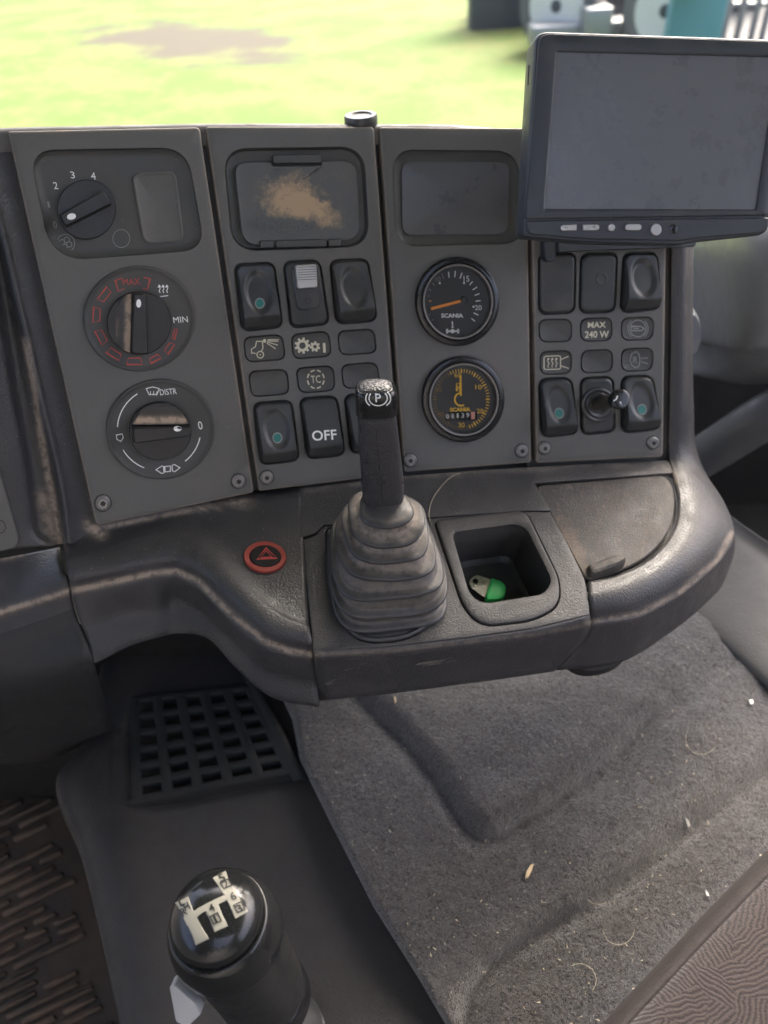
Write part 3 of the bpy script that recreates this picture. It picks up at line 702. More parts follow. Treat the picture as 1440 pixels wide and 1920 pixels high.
# screws
for pl, x, y, r_ in ((A1, 193, 943, 14.5), (A1, 447, 902, 13), (A2, 500, 895, 12.5), (A3, 769, 863, 12), (A3, 978, 845, 12), (A4, 1021, 840, 11.5), (A4, 1224, 830, 11.5)):
    star = np.array([(x+r_*(.44 if k % 2 else .27)*math.cos(k*math.pi/6+x), y+r_*(.44 if k % 2 else .27)*math.sin(k*math.pi/6+x)) for k in range(12)])
    slab('screw_seat', pl, ell(x, y, r_*1.14, r_*1.16, 32), [(0, .0001), (.5, .0002)], M['dark'], dash)
    sc_ = slab('screw', pl, ell(x, y, r_, r_*1.02, 36), [(0, -.0005), (0, .0006), (r_*.12, .0015), (r_*.24, .0017), (r_*.32, .0012), (r_*.38, .0019)], M['screw'], dash)
    V, Fs = cdt(star); V3 = [pl.p(a, b_, .0021) for a, b_ in V]
    obj('star_socket', V3, Fs, M['dark'], sc_, face=CAM, smooth=0)

# --- top of the dash: rolls over behind the panels and slopes away under the windscreen
def topedge(pl, pts, w=-.0015): return [pl.hit(x, y, w) for x, y in pts]
te = topedge(A1, [(-260, 254), (14, 244), (190, 240)])+topedge(A2, [(385, 236), (545, 236)])+topedge(A3, [(711, 237), (850, 238)])+topedge(A4, [(1010, 249), (1250, 251)])
rows = []
fw = np.array([0.04, 1, 0])
for dy, dz in ((0, -.012), (.001, -.004), (.006, -.0005), (.02, -.007), (.08, -.045), (.22, -.12), (.36, -.2)):
    rows.append([p_+fw*dy+np.array([0, 0, dz]) for p_ in te])
loft('dash_top', rows, M['panel'], dash, 4, 3)
kc = A2.hit(677, 236, -.02)+np.array([0, .045, -.012])
# frame behind and between the panels
rows = rows_from((A1, -.0075, [(-260, 262), (-60, 262), (20, 262), (120, 262)]), (A1, -.0075, [(-200, 700), (-10, 700), (110, 700), (220, 700)]), (A1, -.0075, [(-150, 1000), (100, 990), (180, 1000), (300, 980)]))
# left column: ridge, dirty valley and the flank of the driver's module
colrows = []
def hx(y): return {250: -46, 380: -12, 480: 13, 560: 31, 640: 50, 700: 63, 780: 82, 857: 101, 930: 116, 990: 124, 1020: 127}[y]
def ex_(y): return 16+(y-246)*(180-14)/(986-246)
for y in (250, 380, 480, 560, 640, 700, 780, 857, 930, 990, 1020):
    h = hx(y); e = ex_(y) if y < 985 else 178+(y-985)*.2; k = min(1, max(0, (y-480)/450))
    vx = h-(22+26*k); tx = h-(9+6*k)
    if y == 1020: vx, tx = 108, 117
    colrows.append([A1.hit(vx-190, y+14, -.002), A1.hit(vx-70, y+8, -.001), A1.hit(vx-22, y+4, -.003), A1.hit(vx-6, y+1, -.009), A1.hit(vx+6, y, -.011), A1.hit(tx, y, -.008), A1.hit(h-3, y, -.001), A1.hit(h+5, y, .0005), A1.hit(h+14, y, -.003), A1.hit((h+e)/2+8, y, -.0065), A1.hit(e+14, y, -.0078), A1.hit(e+40, y, -.0085)])
loft('side_frame', colrows, M['dash'], dash, 6, 4, thick=.003, dust=True, label='ridged frame column left of the panels with brown dirt in its valley')
slab('frame_backing', A4, [(984, 262), (1284, 262), (1284, 872), (995, 880)], [(0, -.016), (0, -.0105)], M['recess'], dash, smooth=0)
slab('frame_backing', A2, [(60, 270), (1262, 262), (1262, 905), (1000, 915), (500, 960), (180, 1010)], [(0, -.020), (0, -.0125)], M['recess'], dash, smooth=0)
# driver's side module at the left edge
slab('driver_control_panel', A1, rnd([(-220, 900), (-40, 845), (-2, 880), (36, 1012), (30, 1026), (-200, 1080)], 8, 3), [(0, -.004), (0, .0015), (3, .0028)], M['panel'], dash, dust=False, label='corner of the driver side control panel at the left edge')
Ink().ring(0, 985, 11, 12, 1.5).build('round_mark', M['dark'], on(A1, .0031), dash)

# --- lower frame: driver's module, left bulge, middle plate, right end
D0 = [(-160, 1075), (-60, 1058), (40, 1040), (112, 1026)]
rows = rows_from((A1, -.014, D0), (B, -.004, [(-160, 1108, -.014), (-60, 1093, -.014), (40, 1070, -.012), (116, 1055)]), (B, -.001, [(-160, 1150, -.022), (-60, 1128, -.022), (40, 1104, -.018), (122, 1080)]),
                 (B, -.010, [(-160, 1198, -.03), (-60, 1167, -.03), (40, 1136, -.024), (129, 1108)]), (B, -.016, [(-160, 1212, -.035), (-60, 1181, -.035), (40, 1150, -.029), (131, 1121)]),
                 (B, -.034, [(-160, 1270, -.05), (-60, 1240, -.05), (40, 1210, -.045), (146, 1170)]), (Yp(.33), 0, [(-160, 1330), (-60, 1315), (50, 1290), (176, 1250)]), (Yp(.37), 0, [(-160, 1400), (-60, 1395), (62, 1375), (196, 1320)]), (Yp(.40), 0, [(-160, 1430), (-60, 1428), (72, 1424), (212, 1370)]), (Yp(.46), 0, [(-160, 1430), (-60, 1428), (74, 1426), (214, 1372)]))
dsf = loft('driver_side_fascia', rows, M['dash'], dash, 8, 8, thick=.003, dust=True)
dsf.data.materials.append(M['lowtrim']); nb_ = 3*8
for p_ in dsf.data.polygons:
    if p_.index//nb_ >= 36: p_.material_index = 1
cols = {
 'a': [(118, 968), (119, 1015), (124, 1050), (130, 1082), (134, 1107), (137, 1122), (155, 1178), (186, 1236)],
 'b': [(195, 975), (200, 1000), (206, 1030), (212, 1065), (216, 1091), (219, 1108), (228, 1150), (250, 1203)],
 'c': [(290, 950), (293, 975), (294, 1005), (293, 1045), (291, 1075), (291, 1092), (294, 1140), (300, 1186)],
 'd': [(345, 938), (352, 970), (342, 1008), (336, 1045), (331, 1070), (330, 1088), (328, 1125), (340, 1180)],
 'e': [(400, 932), (408, 1003), (394, 1045), (383, 1071), (373, 1091), (371, 1108), (378, 1145), (396, 1187)],
 'f': [(455, 924), (462, 1063), (449, 1098), (439, 1124), (429, 1147), (427, 1164), (432, 1198), (446, 1240)],
 'g': [(515, 915), (522, 1113), (511, 1149), (504, 1180), (498, 1204), (498, 1222), (502, 1258), (512, 1294)],
 'h': [(562, 910), (577, 1146), (581, 1178), (584, 1204), (586, 1226), (589, 1242), (594, 1280), (599, 1312)]}
offs = [-.003, 0, .0035, .001, -.010, -.016, -.036, -.058]
rows = []
for r_ in range(8):
    row = []
    for k, key in enumerate('abcdefgh'):
        x, y = cols[key][r_]
        if r_ == 0: row.append((A1 if x < 470 else A2).hit(x, y, -.0085))
        else: row.append(B.hit(x, y, offs[r_]))
    rows.append(row)
rows.append([v+np.array([0, .12, .01]) for v in rows[-1]])
fas = loft('left_fascia', rows, M['dash'], dash, 8, 8, thick=.003, dust=True, label='bulging soft fascia with a brown dust line along its lower edge')
# back strip of the shelf
strip = [(560, 914), (640, 905), (760, 892), (900, 881), (1000, 875), (1130, 868), (1262, 862), (1264, 886), (1130, 896), (1002, 905), (1018, 932), (1033, 957), (985, 957), (800, 970), (700, 977), (606, 984), (590, 1000), (562, 1008)]
plate('shelf_strip', B, strip, [], w=0, depth=.004, bev=(1.0, .0003), m=M['shelf'], parent=dash, grid=9)
# hazard button
hz = slab('hazard_button', B, ell(497, 1046, 40, 29, 56, .05), [(0, -.003), (0, .0012), (1.2, .0020), (9, .0018), (10, .0006), (11, .0004)], M['redring'], dash, rings=2, label='red-ringed hazard warning button')
slab('button_cap', B, ell(498, 1045, 29, 21, 40, .05), [(0, .0004), (0, .0016), (1.5, .0022), (3, .0022)], M['matteblack'], hz)
i = Ink(); i.line([(482, 1052), (499, 1031), (519, 1050)], 1.9, True).line([(489, 1049), (499, 1036), (511, 1048)], 1.4, True); i.build('warning_triangle', M['red'], on(B, .0025), hz)
# middle plate with the openings for lever and tray
mid = [(568, 1013), (592, 1003), (608, 987), (700, 979), (806, 972), (985, 959), (1032, 960), (1062, 1015), (1096, 1085), (1103, 1120), (1106, 1152), (1000, 1178), (870, 1196), (720, 1213), (587, 1219), (576, 1100)]
boot_hole = rnd([(608, 990), (764, 972), (790, 1000), (838, 1120), (826, 1160), (770, 1202), (690, 1208), (652, 1192), (618, 1100)], [10, 14, 20, 24, 24, 40, 30, 24, 20], 4)
tray_hole = rnd([(812, 977), (986, 957), (1052, 1092), (1048, 1140), (1000, 1166), (904, 1177), (868, 1145)], [12, 20, 26, 20, 24, 26, 26], 5)
plate('lever_plate', B, mid, [boot_hole, tray_hole], w=.0004, depth=.004, hdepth=.008, bev=(2.2, .0010), m=M['shelf'], parent=dash, grid=10)
rows = rows_from((B, -.0006, [(587, 1219), (720, 1213), (870, 1196), (1000, 1178), (1106, 1152)]), (B, -.0016, [(588, 1224), (720, 1219), (870, 1202), (1000, 1184), (1107, 1158)]),
                 (B, -.006, [(590, 1236), (720, 1229), (870, 1213), (1000, 1195), (1108, 1168)]), (B, -.016, [(592, 1252), (720, 1244), (868, 1228), (995, 1210), (1104, 1184)]),
                 (B, -.036, [(597, 1285), (722, 1274), (862, 1258), (982, 1238), (1080, 1218)]), (B, -.053, [(600, 1312), (722, 1300), (855, 1283), (965, 1268), (1042, 1256)]),
                 (B, -.062, [(606, 1312), (722, 1300), (855, 1283), (965, 1268), (1042, 1256)]))
loft('front_fascia', rows, M['dash'], dash, 6, 6, thick=.003, dust=True, label='scuffed front edge below lever and tray')
# tray insert
tray = rnd([(814, 978), (985, 958), (1050, 1093), (1046, 1138), (999, 1164), (905, 1175), (870, 1144)], [10, 18, 26, 20, 24, 26, 26], 6)
t_in = rnd([(846, 1000), (962, 984), (985, 990), (1036, 1092), (1018, 1116), (905, 1134), (880, 1118)], [12, 8, 12, 16, 10, 16, 16], 6)
tr = plate('storage_tray', B, tray, [t_in], w=.0020, depth=.006, hdepth=.0045, bev=(3.0, .0016), m=M['shelf'], parent=dash, grid=9, hb=9, label='open storage tray right of the lever')
cx_, cy_ = t_in.mean(0)
Vt = []; nL = len(t_in); prof = [(0, -.0022), (2, -.006), (4, -.016), (6, -.030), (8, -.037), (16, -.040)]
for d_, h_ in prof: Vt += [B.p(x, y, h_) for x, y in inset(t_in, d_)]
Ft = [(a*nL+j, a*nL+(j+1) % nL, (a+1)*nL+(j+1) % nL, (a+1)*nL+j) for a in range(len(prof)-1) for j in range(nL)]+[tuple(range((len(prof)-1)*nL, len(prof)*nL))]
obj('tray_well', Vt, Ft, M['shelf'], tr, face=CAM)
# lid at the right
lidp = rnd([(1003, 908), (1130, 898), (1246, 888), (1262, 905), (1269, 940), (1261, 988), (1222, 1040), (1160, 1071), (1102, 1086), (1092, 1072)], [14, 0, 20, 14, 30, 40, 40, 30, 12, 12], 5)
lid = slab('compartment_lid', B, lidp, [(0, -.006), (0, -.0022), (2.5, -.0012), (8, -.0012)], M['lidm'], dash, rings=8, label='scratched rounded lid with brown stain along its left edge')
slab('finger_tab', B, rnd([(1098, 1062), (1150, 1046), (1168, 1050), (1172, 1060), (1158, 1070), (1106, 1084)], 8, 4), [(0, -.002), (.5, .003), (3, .0065), (7, .0080)], M['lidm'], lid, hf=lambda x, y: .003*sm((x-1110)/50)-.003, rings=6)
slab('lid_backing', B, inset(lidp, -8), [(0, -.012), (0, -.008)], M['recess'], dash, smooth=0)
Bk = Plane(B.O-B.n*.046, B.ex, B.n)
slab('plate_backing', Bk, inset(np.array(mid, float), 10), [(0, -.003), (0, 0)], M['under'], dash, smooth=0)
# right end: swept roll from the seam round to the top
E = [  # inner, crest, outer lip, lower face, bottom
 [(1103, 1090, 0), (1105, 1118, .002), (1108, 1142, -.003), (1109, 1162, -.011), (1106, 1176, -.015), (1084, 1214, -.036), (1044, 1257, -.056)],
 [(1160, 1076, 0), (1172, 1100, .003), (1184, 1125, -.002), (1197, 1149, -.012), (1198, 1163, -.017), (1188, 1203, -.038), (1160, 1243, -.058)],
 [(1222, 1044, 0), (1243, 1062, .003), (1262, 1084, -.002), (1277, 1106, -.012), (1280, 1118, -.017), (1272, 1150, -.036), (1248, 1192, -.056)],
 [(1263, 992, 0), (1293, 1006, .003), (1322, 1026, -.002), (1344, 1048, -.013), (1347, 1060, -.018), (1340, 1092, -.036), (1318, 1136, -.056)],
 [(1271, 940, 0), (1306, 950, .003), (1342, 970, -.003), (1372, 996, -.014), (1377, 1010, -.020), (1376, 1040, -.036), (1362, 1080, -.055)],
 [(1264, 898, 0), (1294, 902, .002), (1326, 915, -.004), (1353, 935, -.016), (1360, 948, -.024), (1364, 970, -.040), (1362, 990, -.060)]]
rows = []
for pts in E: rows.append([B.hit(*p_) for p_ in pts])
for y, xi, xo in ((850, 1254, 1309), (760, 1255, 1301), (640, 1257, 1299), (520, 1258, 1300), (380, 1260, 1302), (262, 1262, 1304)):
    q = [A4.hit(xi, y, -.006), A4.hit(xi+12, y, -.0045), A4.hit(xi+26, y, -.0045), A4.hit(xo-11, y+2, -.009), A4.hit(xo-3, y+3, -.018), A4.hit(xo, y+4, -.036), A4.hit(xo-6, y+4, -.070)]
    rows.append(q)
loft('right_fascia', rows, M['dash'], dash, 8, 5, thick=.003, dust=True, label='smooth curved right end of the dashboard')
# rounded boss under the right end
Bb = Plane(B.O-B.n*.058, B.ex, B.n)
slab('underside_boss', Bb, ell(1125, 1222, 58, 32, 32, -.2), [(0, -.012), (0, -.002), (8, .002)], M['under'], dash)
# ================================================================ PARKING BRAKE LEVER
lb = B.hit(727, 1085)
LP = Plane(lb, (1, 0, 0), (0, -1, .0))
lev = empty('parking_brake_lever', lb, 'black parking brake lever with P symbol rising from a dusty ribbed rubber boot', 'lever')
up_ = np.array([0, 0, 1.0]); xr = nz(RT*np.array([1, 1, 0])); yb = np.array([0, 1.0, 0])
def lsec(px, py, hw, depth_ratio=.8, ex=3.3, n=36, back=.0, tilt=0.0):
    c = LP.hit(px, py); k1 = np.linalg.norm(LP.hit(px+1, py)-c); r_ = hw*k1; c = c+yb*(36*k1*depth_ratio+back); L_ = []
    for t in np.linspace(0, 2*math.pi, n, endpoint=False):
        a, b_ = math.cos(t), math.sin(t); q = (abs(a)**ex+abs(b_)**ex)**(-1/ex)
        L_.append(c+xr*(a*q*r_)+yb*(b_*q*r_*depth_ratio+back)+up_*(b_*q*r_*tilt))
    return L_
grip = sweep('grip', [lsec(*a) for a in ((703, 734, 3, .8), (703, 734.5, 12, .8), (703, 736, 23, .8), (703.5, 739, 31, .8), (704.5, 745, 36, .8), (706, 752, 37, .8), (707, 783, 36.5, .8), (707, 790, 36, .8), (708, 800, 37, .8), (710.5, 830, 38, .8), (714, 870, 39, .8), (717, 905, 40, .8), (719.5, 940, 39.5, .8), (721, 990, 37, .8))], M['grip'], lev, 5)
capo = sweep('lever_cap', [lsec(*a, .8, 3.5) for a in ((703.5, 740, 31), (703.5, 740.5, 33.5), (704.5, 745, 37.6), (706, 753, 39.6), (707, 768, 40.2), (707.5, 780, 40.4), (707.5, 784, 40), (707.5, 785, 35))], M['gloss'], lev, 4, cap0=False)
i = Ink(); i.text('P', 709, 746, 11, 15, slope=.05, bold=.01).ring(709, 746.5, 17, 13.5, 2.0).arc(709, 747, 23, 17, 132, 228, 2.2).arc(709, 747, 23, 17, -48, 48, 2.2)
i.build('parking_symbol', M['white'], drape([capo], .0004), capo)
Ink().line([(705, 806), (709, 850), (713, 890), (717, 935)], .7).build('mould_seam', M['gloss'], drape([grip], .0003), grip)
# rubber boot: bellows between a rounded square base on the shelf and the collar
u0 = lambda x, y, w=0: B.p(x, y, w)
bc = B.p(722, 1086, 0); top = LP.hit(722, 950)
def bloop(f, px_hw, ratio, ex, un=0, n=56, ph=0):
    dw = 0; tw = 0
    c = bc*(1-f)+top*f; r_ = px_hw/F*float(c@FW); L_ = []
    ax_x = nz(B.ex*(1-f)+xr*f); ax_y = nz(B.ey*(1-f*.4)+yb*f*.4)
    for t in np.linspace(0, 2*math.pi, n, endpoint=False):
        a, b_ = math.cos(t), math.sin(t); q = (abs(a)**ex+abs(b_)**ex)**(-1/ex)
        wob = .0009*math.sin(3*t+f*9)*(.3+f)
        yy = b_*q*r_*ratio; xx = a*q*(r_+wob)*(1-.10*(b_ > 0)*b_*(1-f))
        uu = un*(math.sin(2*t+ph*1.7)+.8*math.sin(3*t+ph*2.9)+.5*math.sin(7*t+ph))
        L_.append(c+ax_x*xx+ax_y*yy+B.n*uu)
    return L_
bl_ = [bloop(-.13, 107, 1.10, 4.2), bloop(-.02, 108, 1.10, 4.2)]; ds = [0, 0]
base = [(0.02, 103, 7, .3), (.20, 103, 7, .35), (.37, 97, 9, .5), (.535, 86, 14, .9), (.69, 75, 15, 1.1), (.83, 65, 15, 1.2), (.955, 45, 6, .5)]
for k, (f_, hw, dp, dv) in enumerate(base):
    ex = 4.4-2.0*k/6; rt = 1.06-.08*k/6; nx = base[k+1] if k < 6 else (1.04, 38, 0, 0)
    un = .0010 if 0 < k < 6 else 0
    bl_ += [bloop(f_-.016, hw-2.5, rt, ex, un*.4, ph=k), bloop(f_+.004, hw+3.0, rt, ex, un, ph=k), bloop(f_+.026, hw+5.0, rt, ex, un, ph=k), bloop(f_+.048, hw+2.5, rt, ex, un, ph=k), bloop(f_+.060, hw-dp*.7, rt, ex, un*.6, ph=k)]; ds += [.25*dv, 0, 0, .1, dv*.8]
    if k < 6: bl_ += [bloop(f_+.085, hw-dp, rt, ex), bloop((f_+.085+nx[0]-.016)/2, (hw+nx[1])/2-dp*.8, rt, ex)]; ds += [dv, dv]
bl_ += [bloop(1.02, 37, .9, 2.2)]; ds += [.1]
bd = lambda t: float(np.interp(t, np.linspace(0, 1, len(ds)), ds))*.60
boot = sweep('rubber_boot', bl_, M['boot'], lev, 4, dust=bd)
fl_ = [[B.p(x, y, h) for x, y in inset(boot_hole, d_)] for d_, h in ((2, -.006), (2.5, -.0005), (5, .0012), (9, .0014), (14, -.001))]
sweep('boot_flange', fl_, M['boot'], lev, 2, cap0=False, cap1=False)

# ================================================================ USB STICK in the tray
BU = Plane(B.O-B.n*.0385, B.ex, B.n)
us = empty('usb_stick', BU.p(912, 1110), 'small metal key fob with a bright green cap lying in the tray', 'usb stick')
WU = .001
a_ = rnd([(884, 1086), (893, 1082), (924, 1092), (918, 1124), (905, 1123), (882, 1106), (878, 1095)], [6, 6, 1, 1, 4, 8, 8], 4)
def dplate(name, pl, out, hole, w0, w1, m, parent):
    V2, fs = cdt(np.array(out), [hole]); V = [pl.p(x, y, w1) for x, y in V2]; n = len(V2); V += [pl.p(x, y, w0) for x, y in V2]; Fc = list(fs)+[tuple(n+i for i in f[::-1]) for f in fs]
    for Lp in (out, hole):
        b0 = len(V); k = len(Lp); V += [pl.p(x, y, w1) for x, y in Lp]+[pl.p(x, y, w0) for x, y in Lp]
        Fc += [(b0+i, b0+(i+1) % k, b0+k+(i+1) % k, b0+k+i) for i in range(k)]
    return obj(name, V, Fc, m, parent)
dplate('metal_body', BU, a_, ell(890, 1094, 5.5, 4.5, 16, .4), WU, WU+.0022, M['chrome'], us)
slab('green_cap', BU, rnd([(919, 1089), (940, 1096), (947, 1106), (944, 1126), (934, 1131), (910, 1131), (908, 1124)], [2, 8, 8, 8, 6, 4, 3], 5), [(0, WU-.001), (0, WU+.003), (1.5, WU+.0042), (4, WU+.0046)], M['green'], us, rings=3)

# ================================================================ MONITOR
q0, q1, q2 = ray(1005, 57)*.420, ray(1490, 72)*.428, ray(978, 445)*.452
MP = Plane(q0, q1-q0, np.cross(q1-q0, q0-q2))
mon = empty('monitor', MP.p(1130, 450, -.012), 'dark flat reversing monitor with a blank screen and a row of silver buttons', 'monitor')
mo = rnd([(1004, 57), (1492, 74), (1440, 440), (1296, 455), (1278, 460), (1100, 456), (979, 445)], [22, 22, 16, 6, 6, 30, 10], 6)
slab('housing', MP, mo, [(10, -.024), (2, -.022), (0, -.016), (0, -.003), (1.5, -.0008), (4, 0)], M['monitor'], mon, close=True)
bez_in = rnd([(1044, 98), (1458, 108), (1416, 393), (1021, 392)], 3, 3)
plate('bezel', MP, rnd([(1010, 64), (1484, 80), (1437, 404), (984, 411)], [18, 18, 4, 4], 5), [bez_in], w=.0016, depth=.002, hdepth=.0019, bev=(3, .0008), m=M['monitor'], parent=mon, grid=0, dust=False, hb=5)
slab('screen', MP, bez_in, [(-1, -.0002), (-1, .0002)], M['screen'], mon)
slab('button_strip', MP, rnd([(984, 414), (1440, 408), (1437, 436), (1294, 448), (1276, 452), (1100, 449), (990, 440)], [3, 3, 14, 6, 8, 30, 8], 5), [(0, -.001), (0, .0010), (2.5, .0018)], M['monitor'], mon)
for out in (rnd([(1048, 422), (1079, 421), (1079, 433), (1048, 434)], [6, 1, 1, 6], 4), rnd([(1090, 421), (1122, 421), (1121, 433), (1090, 433)], [1, 6, 6, 1], 4), ell(1144, 427, 7, 7.5, 24), rnd([(1169, 420), (1200, 420), (1200, 433), (1169, 433)], 6, 4), ell(1227, 431, 10.5, 11.5, 28)):
    slab('button', MP, out, [(0, .0012), (0, .0024), (1.2, .0030), (3, .0031)], M['silver'], mon, rings=3)
i = Ink().line([(1056, 427), (1062, 427)], 1).line([(1108, 426), (1114, 426)], 1).line([(1111, 423), (1111, 429)], 1); i.build('button_marks', M['dark'], on(MP, .0032), mon)
slab('sensor_window', MP, ell(1260, 430, 8, 9, 24), [(0, .0012), (0, .0020), (2, .0022)], M['gloss'], mon)
Ink().line([(992, 122), (990, 160)], 2.5).build('side_slot', M['dark'], drape([mon.children[0]], .0003), mon)
mb = MP.p(1180, 452, -.014); wb = A4.hit(1140, 380, 0)
tube('mount_arm', [MP.p(1160, 320, -.022), MP.p(1160, 330, -.045), A4.hit(1150, 345, .0)], .013, M['monitor'], mon, 16)
slab('mount_foot', A4, rnd([(1020, 300), (1240, 300), (1240, 452), (1020, 458)], 8, 3), [(0, 0), (0, .004), (3, .006)], M['monitor'], mon)
slab('bracket_tab', A4, rnd([(1012, 452), (1034, 450), (1034, 488), (1020, 492), (1014, 486)], 5, 3), [(0, 0), (0, .009), (2, .010)], M['monitor'], mon)
slab('bracket_lip', A4, rnd([(1034, 450), (1292, 450), (1290, 463), (1060, 472), (1036, 474)], 4, 3), [(0, .001), (0, .010), (2, .012)], M['monitor'], mon)

# ================================================================ small round cap behind the dash edge
kc = A2.hit(677, 231, -.012)
KP = Plane(kc, (1, 0, 0), (0, 0, 1)); rk = 31/F*float(kc@FW)
def hl(z, r_): return [kc+np.array([r_*math.cos(t), r_*math.sin(t), z]) for t in np.linspace(0, 2*math.pi, 36, endpoint=False)]
knb = sweep('dash_top_cap', [hl(-.022, rk*.6), hl(-.004, rk*.6), hl(-.0035, rk*.62), hl(-.003, rk*.96), hl(-.002, rk), hl(.004, rk), hl(.0055, rk*.95), hl(.0055, rk*.7), hl(.0045, rk*.6)], M['smooth'], None, 1)
tag(knb, 'small round black cap standing behind the top edge of the dashboard', 'cap')

# ================================================================ FLOOR, TUNNEL
ZT, ZC, ZF = -.625, -.612, -.95
ZG = -2.55
def T(x, y, z=ZT): return Zp(z).hit(x, y)
rows = []
for R_ in ([(545, 1210), (400, 1215), (330, 1215), (270, 1218), (225, 1222), (190, 1240)],
           [(560, 1330), (420, 1330), (300, 1332), (235, 1340), (190, 1360), (165, 1385)],
           [(600, 1450), (450, 1450), (300, 1450), (185, 1455), (130, 1462), (105, 1470)],
           [(680, 1600), (480, 1600), (330, 1600), (220, 1600), (166, 1596), (148, 1592)],
           [(790, 1780), (560, 1780), (400, 1780), (270, 1780), (208, 1776), (192, 1770)],
           [(960, 2040), (700, 2040), (520, 2040), (360, 2040), (270, 2040), (250, 2040)]):
    zz = [ZT, ZT+.002, ZT+.002, ZT+.012, ZT+.004, ZT-.012]
    r_ = [T(x, y, z_) for (x, y), z_ in zip(R_, zz)]
    r_.append(r_[-1]+np.array([-.010, 0, -.08])); r_.append(r_[-1]+np.array([-.012, 0, -.26])); rows.append(r_)
tc_ = loft('tunnel_cover', rows, M['cover'], None, 8, 6, thick=0); tag(tc_, kind='structure')
# ribbed rubber floor mat, left
fm = empty('floor_mat', T(80, 1750, ZF), 'dark rubber floor mat with raised ribs and brown dirt at the lower left', 'floor mat')
mm_ = plastic('muddy_rubber_mat', (.020, .017, .016), .6, .9, dcol=(.085, .058, .042), grain=.4, gscale=500)
mr_ = plastic('worn_mat_ribs', (.034, .027, .024), .45, 1.1, dcol=(.17, .12, .09), grain=.4, gscale=500)
P_ = Zp(ZF)
def quadgrid(name, pts, z, m, parent, nn=2):
    V = [T(x, y, z) for x, y in pts]; return obj(name, V, [tuple(range(len(pts)))], m, parent, face=CAM, smooth=0)
V = [T(-420, 1440, ZF), T(420, 1440, ZF), T(420, 2100, ZF), T(-420, 2100, ZF)]
V2 = V+[v-np.array([0, 0, .008]) for v in V]
obj('mat_base', V2, [(0, 1, 2, 3), (0, 1, 5, 4), (1, 2, 6, 5), (2, 3, 7, 6), (3, 0, 4, 7)], mm_, fm, smooth=0)
# ribs: parallel short bars in a broken pattern, sloping up to the right in the picture
dirv = np.array([1.0, -.50]); dirv /= np.linalg.norm(dirv); nrv = np.array([.50, 1.0]); nrv /= np.linalg.norm(nrv)
protos = {}
nr = 0
for r_ in range(-16, 34):
    c0_ = np.array([-20.0, 1600.0])+nrv*r_*19.5
    x = -300+random.uniform(0, 60)
    while x < 330:
        ln = random.choice([46, 70, 95, 130, 150]); c_ = c0_+dirv*(x+ln/2)
        px, py = c_
        edge = 148+(py-1592)*.25 if py > 1592 else 105+(py-1470)*.35
        if py > 1500 and px-ln*.45 > -260 and px+ln*.45 < edge-4 and py < 2000 and nr < 290:
            out = rnd([c_-dirv*ln/2-nrv*5.2, c_+dirv*ln/2-nrv*5.2, c_+dirv*ln/2+nrv*5.2, c_-dirv*ln/2+nrv*5.2], 5, 2)
            n_ = len(out); V = []
            for d_, h_ in ((0, 0), (.8, .0035), (2.6, .0045)): V += [P_.p(a, b_, h_+.0002) for a, b_ in inset(out, d_)]
            Fs = [(k*n_+j, k*n_+(j+1) % n_, (k+1)*n_+(j+1) % n_, (k+1)*n_+j) for k in range(2) for j in range(n_)]+[tuple(range(2*n_, 3*n_))]
            obj('rib', V, Fs, mr_, fm, smooth=50); nr += 1
        x += ln+16
# cab floor under it
fz = ZF-.012
cf = obj('cab_floor', [(-1.3, -1.6, fz), (1.3, -1.6, fz), (1.3, 1.1, fz), (-1.3, 1.1, fz)], [(0, 1, 2, 3)], M['under'], None, smooth=0, face=(0, 0, 5)); tag(cf, kind='structure')

# --- heater grille
gq = np.array([(243, 1306), (474, 1284), (556, 1446), (246, 1506)], float)
gh = ZT+.012
def gpt(u, v, w=0):     # u to the right, v down
    a = gq[0]*(1-u)*(1-v)+gq[1]*u*(1-v)+gq[2]*u*v+gq[3]*(1-u)*v
    return T(a[0], a[1], gh)+np.array([0, 0, w])
gr = empty('heater_grille', gpt(.5, .5, -.02), 'dark plastic heater grille of square openings in the footwell below the dashboard', 'grille')
GM = M['under']; GM2 = plastic('grille_plastic', (.019, .021, .023), .6, .08, grain=.2, spec=.25)
def bar(u0, v0, u1, v1, hw, name):
    V = []
    n_ = 8
    a = gpt(u0, v0); b_ = gpt(u1, v1); d = nz(b_-a); s_ = np.array([-d[1], d[0], 0])
    q_ = np.array([0, 0, -.0002 if abs(u1-u0) > .5 else 0]); a = a+q_; b_ = b_+q_
    V = [a+s_*hw*.9+[0, 0, -.018], a+s_*hw*1.0+[0, 0, -.0007], a+s_*hw*.82, a-s_*hw*.82, a-s_*hw+[0, 0, -.0007], a-s_*hw*.9+[0, 0, -.018]]
    V += [v+(b_-a) for v in V]
    Fs = [(j, j+1, j+7, j+6) for j in range(5)]+[(0, 1, 2, 3, 4, 5), (6, 7, 8, 9, 10, 11)]
    obj(name, V, Fs, GM2, gr, smooth=50)
for k in range(0, 6): bar(.035+k*.186, .03, .035+k*.186, .97, .0046, 'grille_bar')
for k in range(0, 7): bar(.0, .02+k*.158, .97, .02+k*.158, .0037, 'grille_bar')
for k in range(12):
    u = .035+(k+.5)*.0775
    a = gpt(u, .03, -.022); b_ = gpt(u, .97, -.022); s_ = nz(np.cross(b_-a, [0, 0, 1]))*.0007
    V = [a+s_, a-s_, a-s_+[0, 0, -.012], a+s_+[0, 0, -.012]]; V += [v+(b_-a) for v in V]
    obj('inner_vane', V, [(0, 1, 5, 4), (1, 2, 6, 5), (2, 3, 7, 6), (3, 0, 4, 7), (0, 1, 2, 3), (4, 5, 6, 7)], GM2, gr, smooth=0)
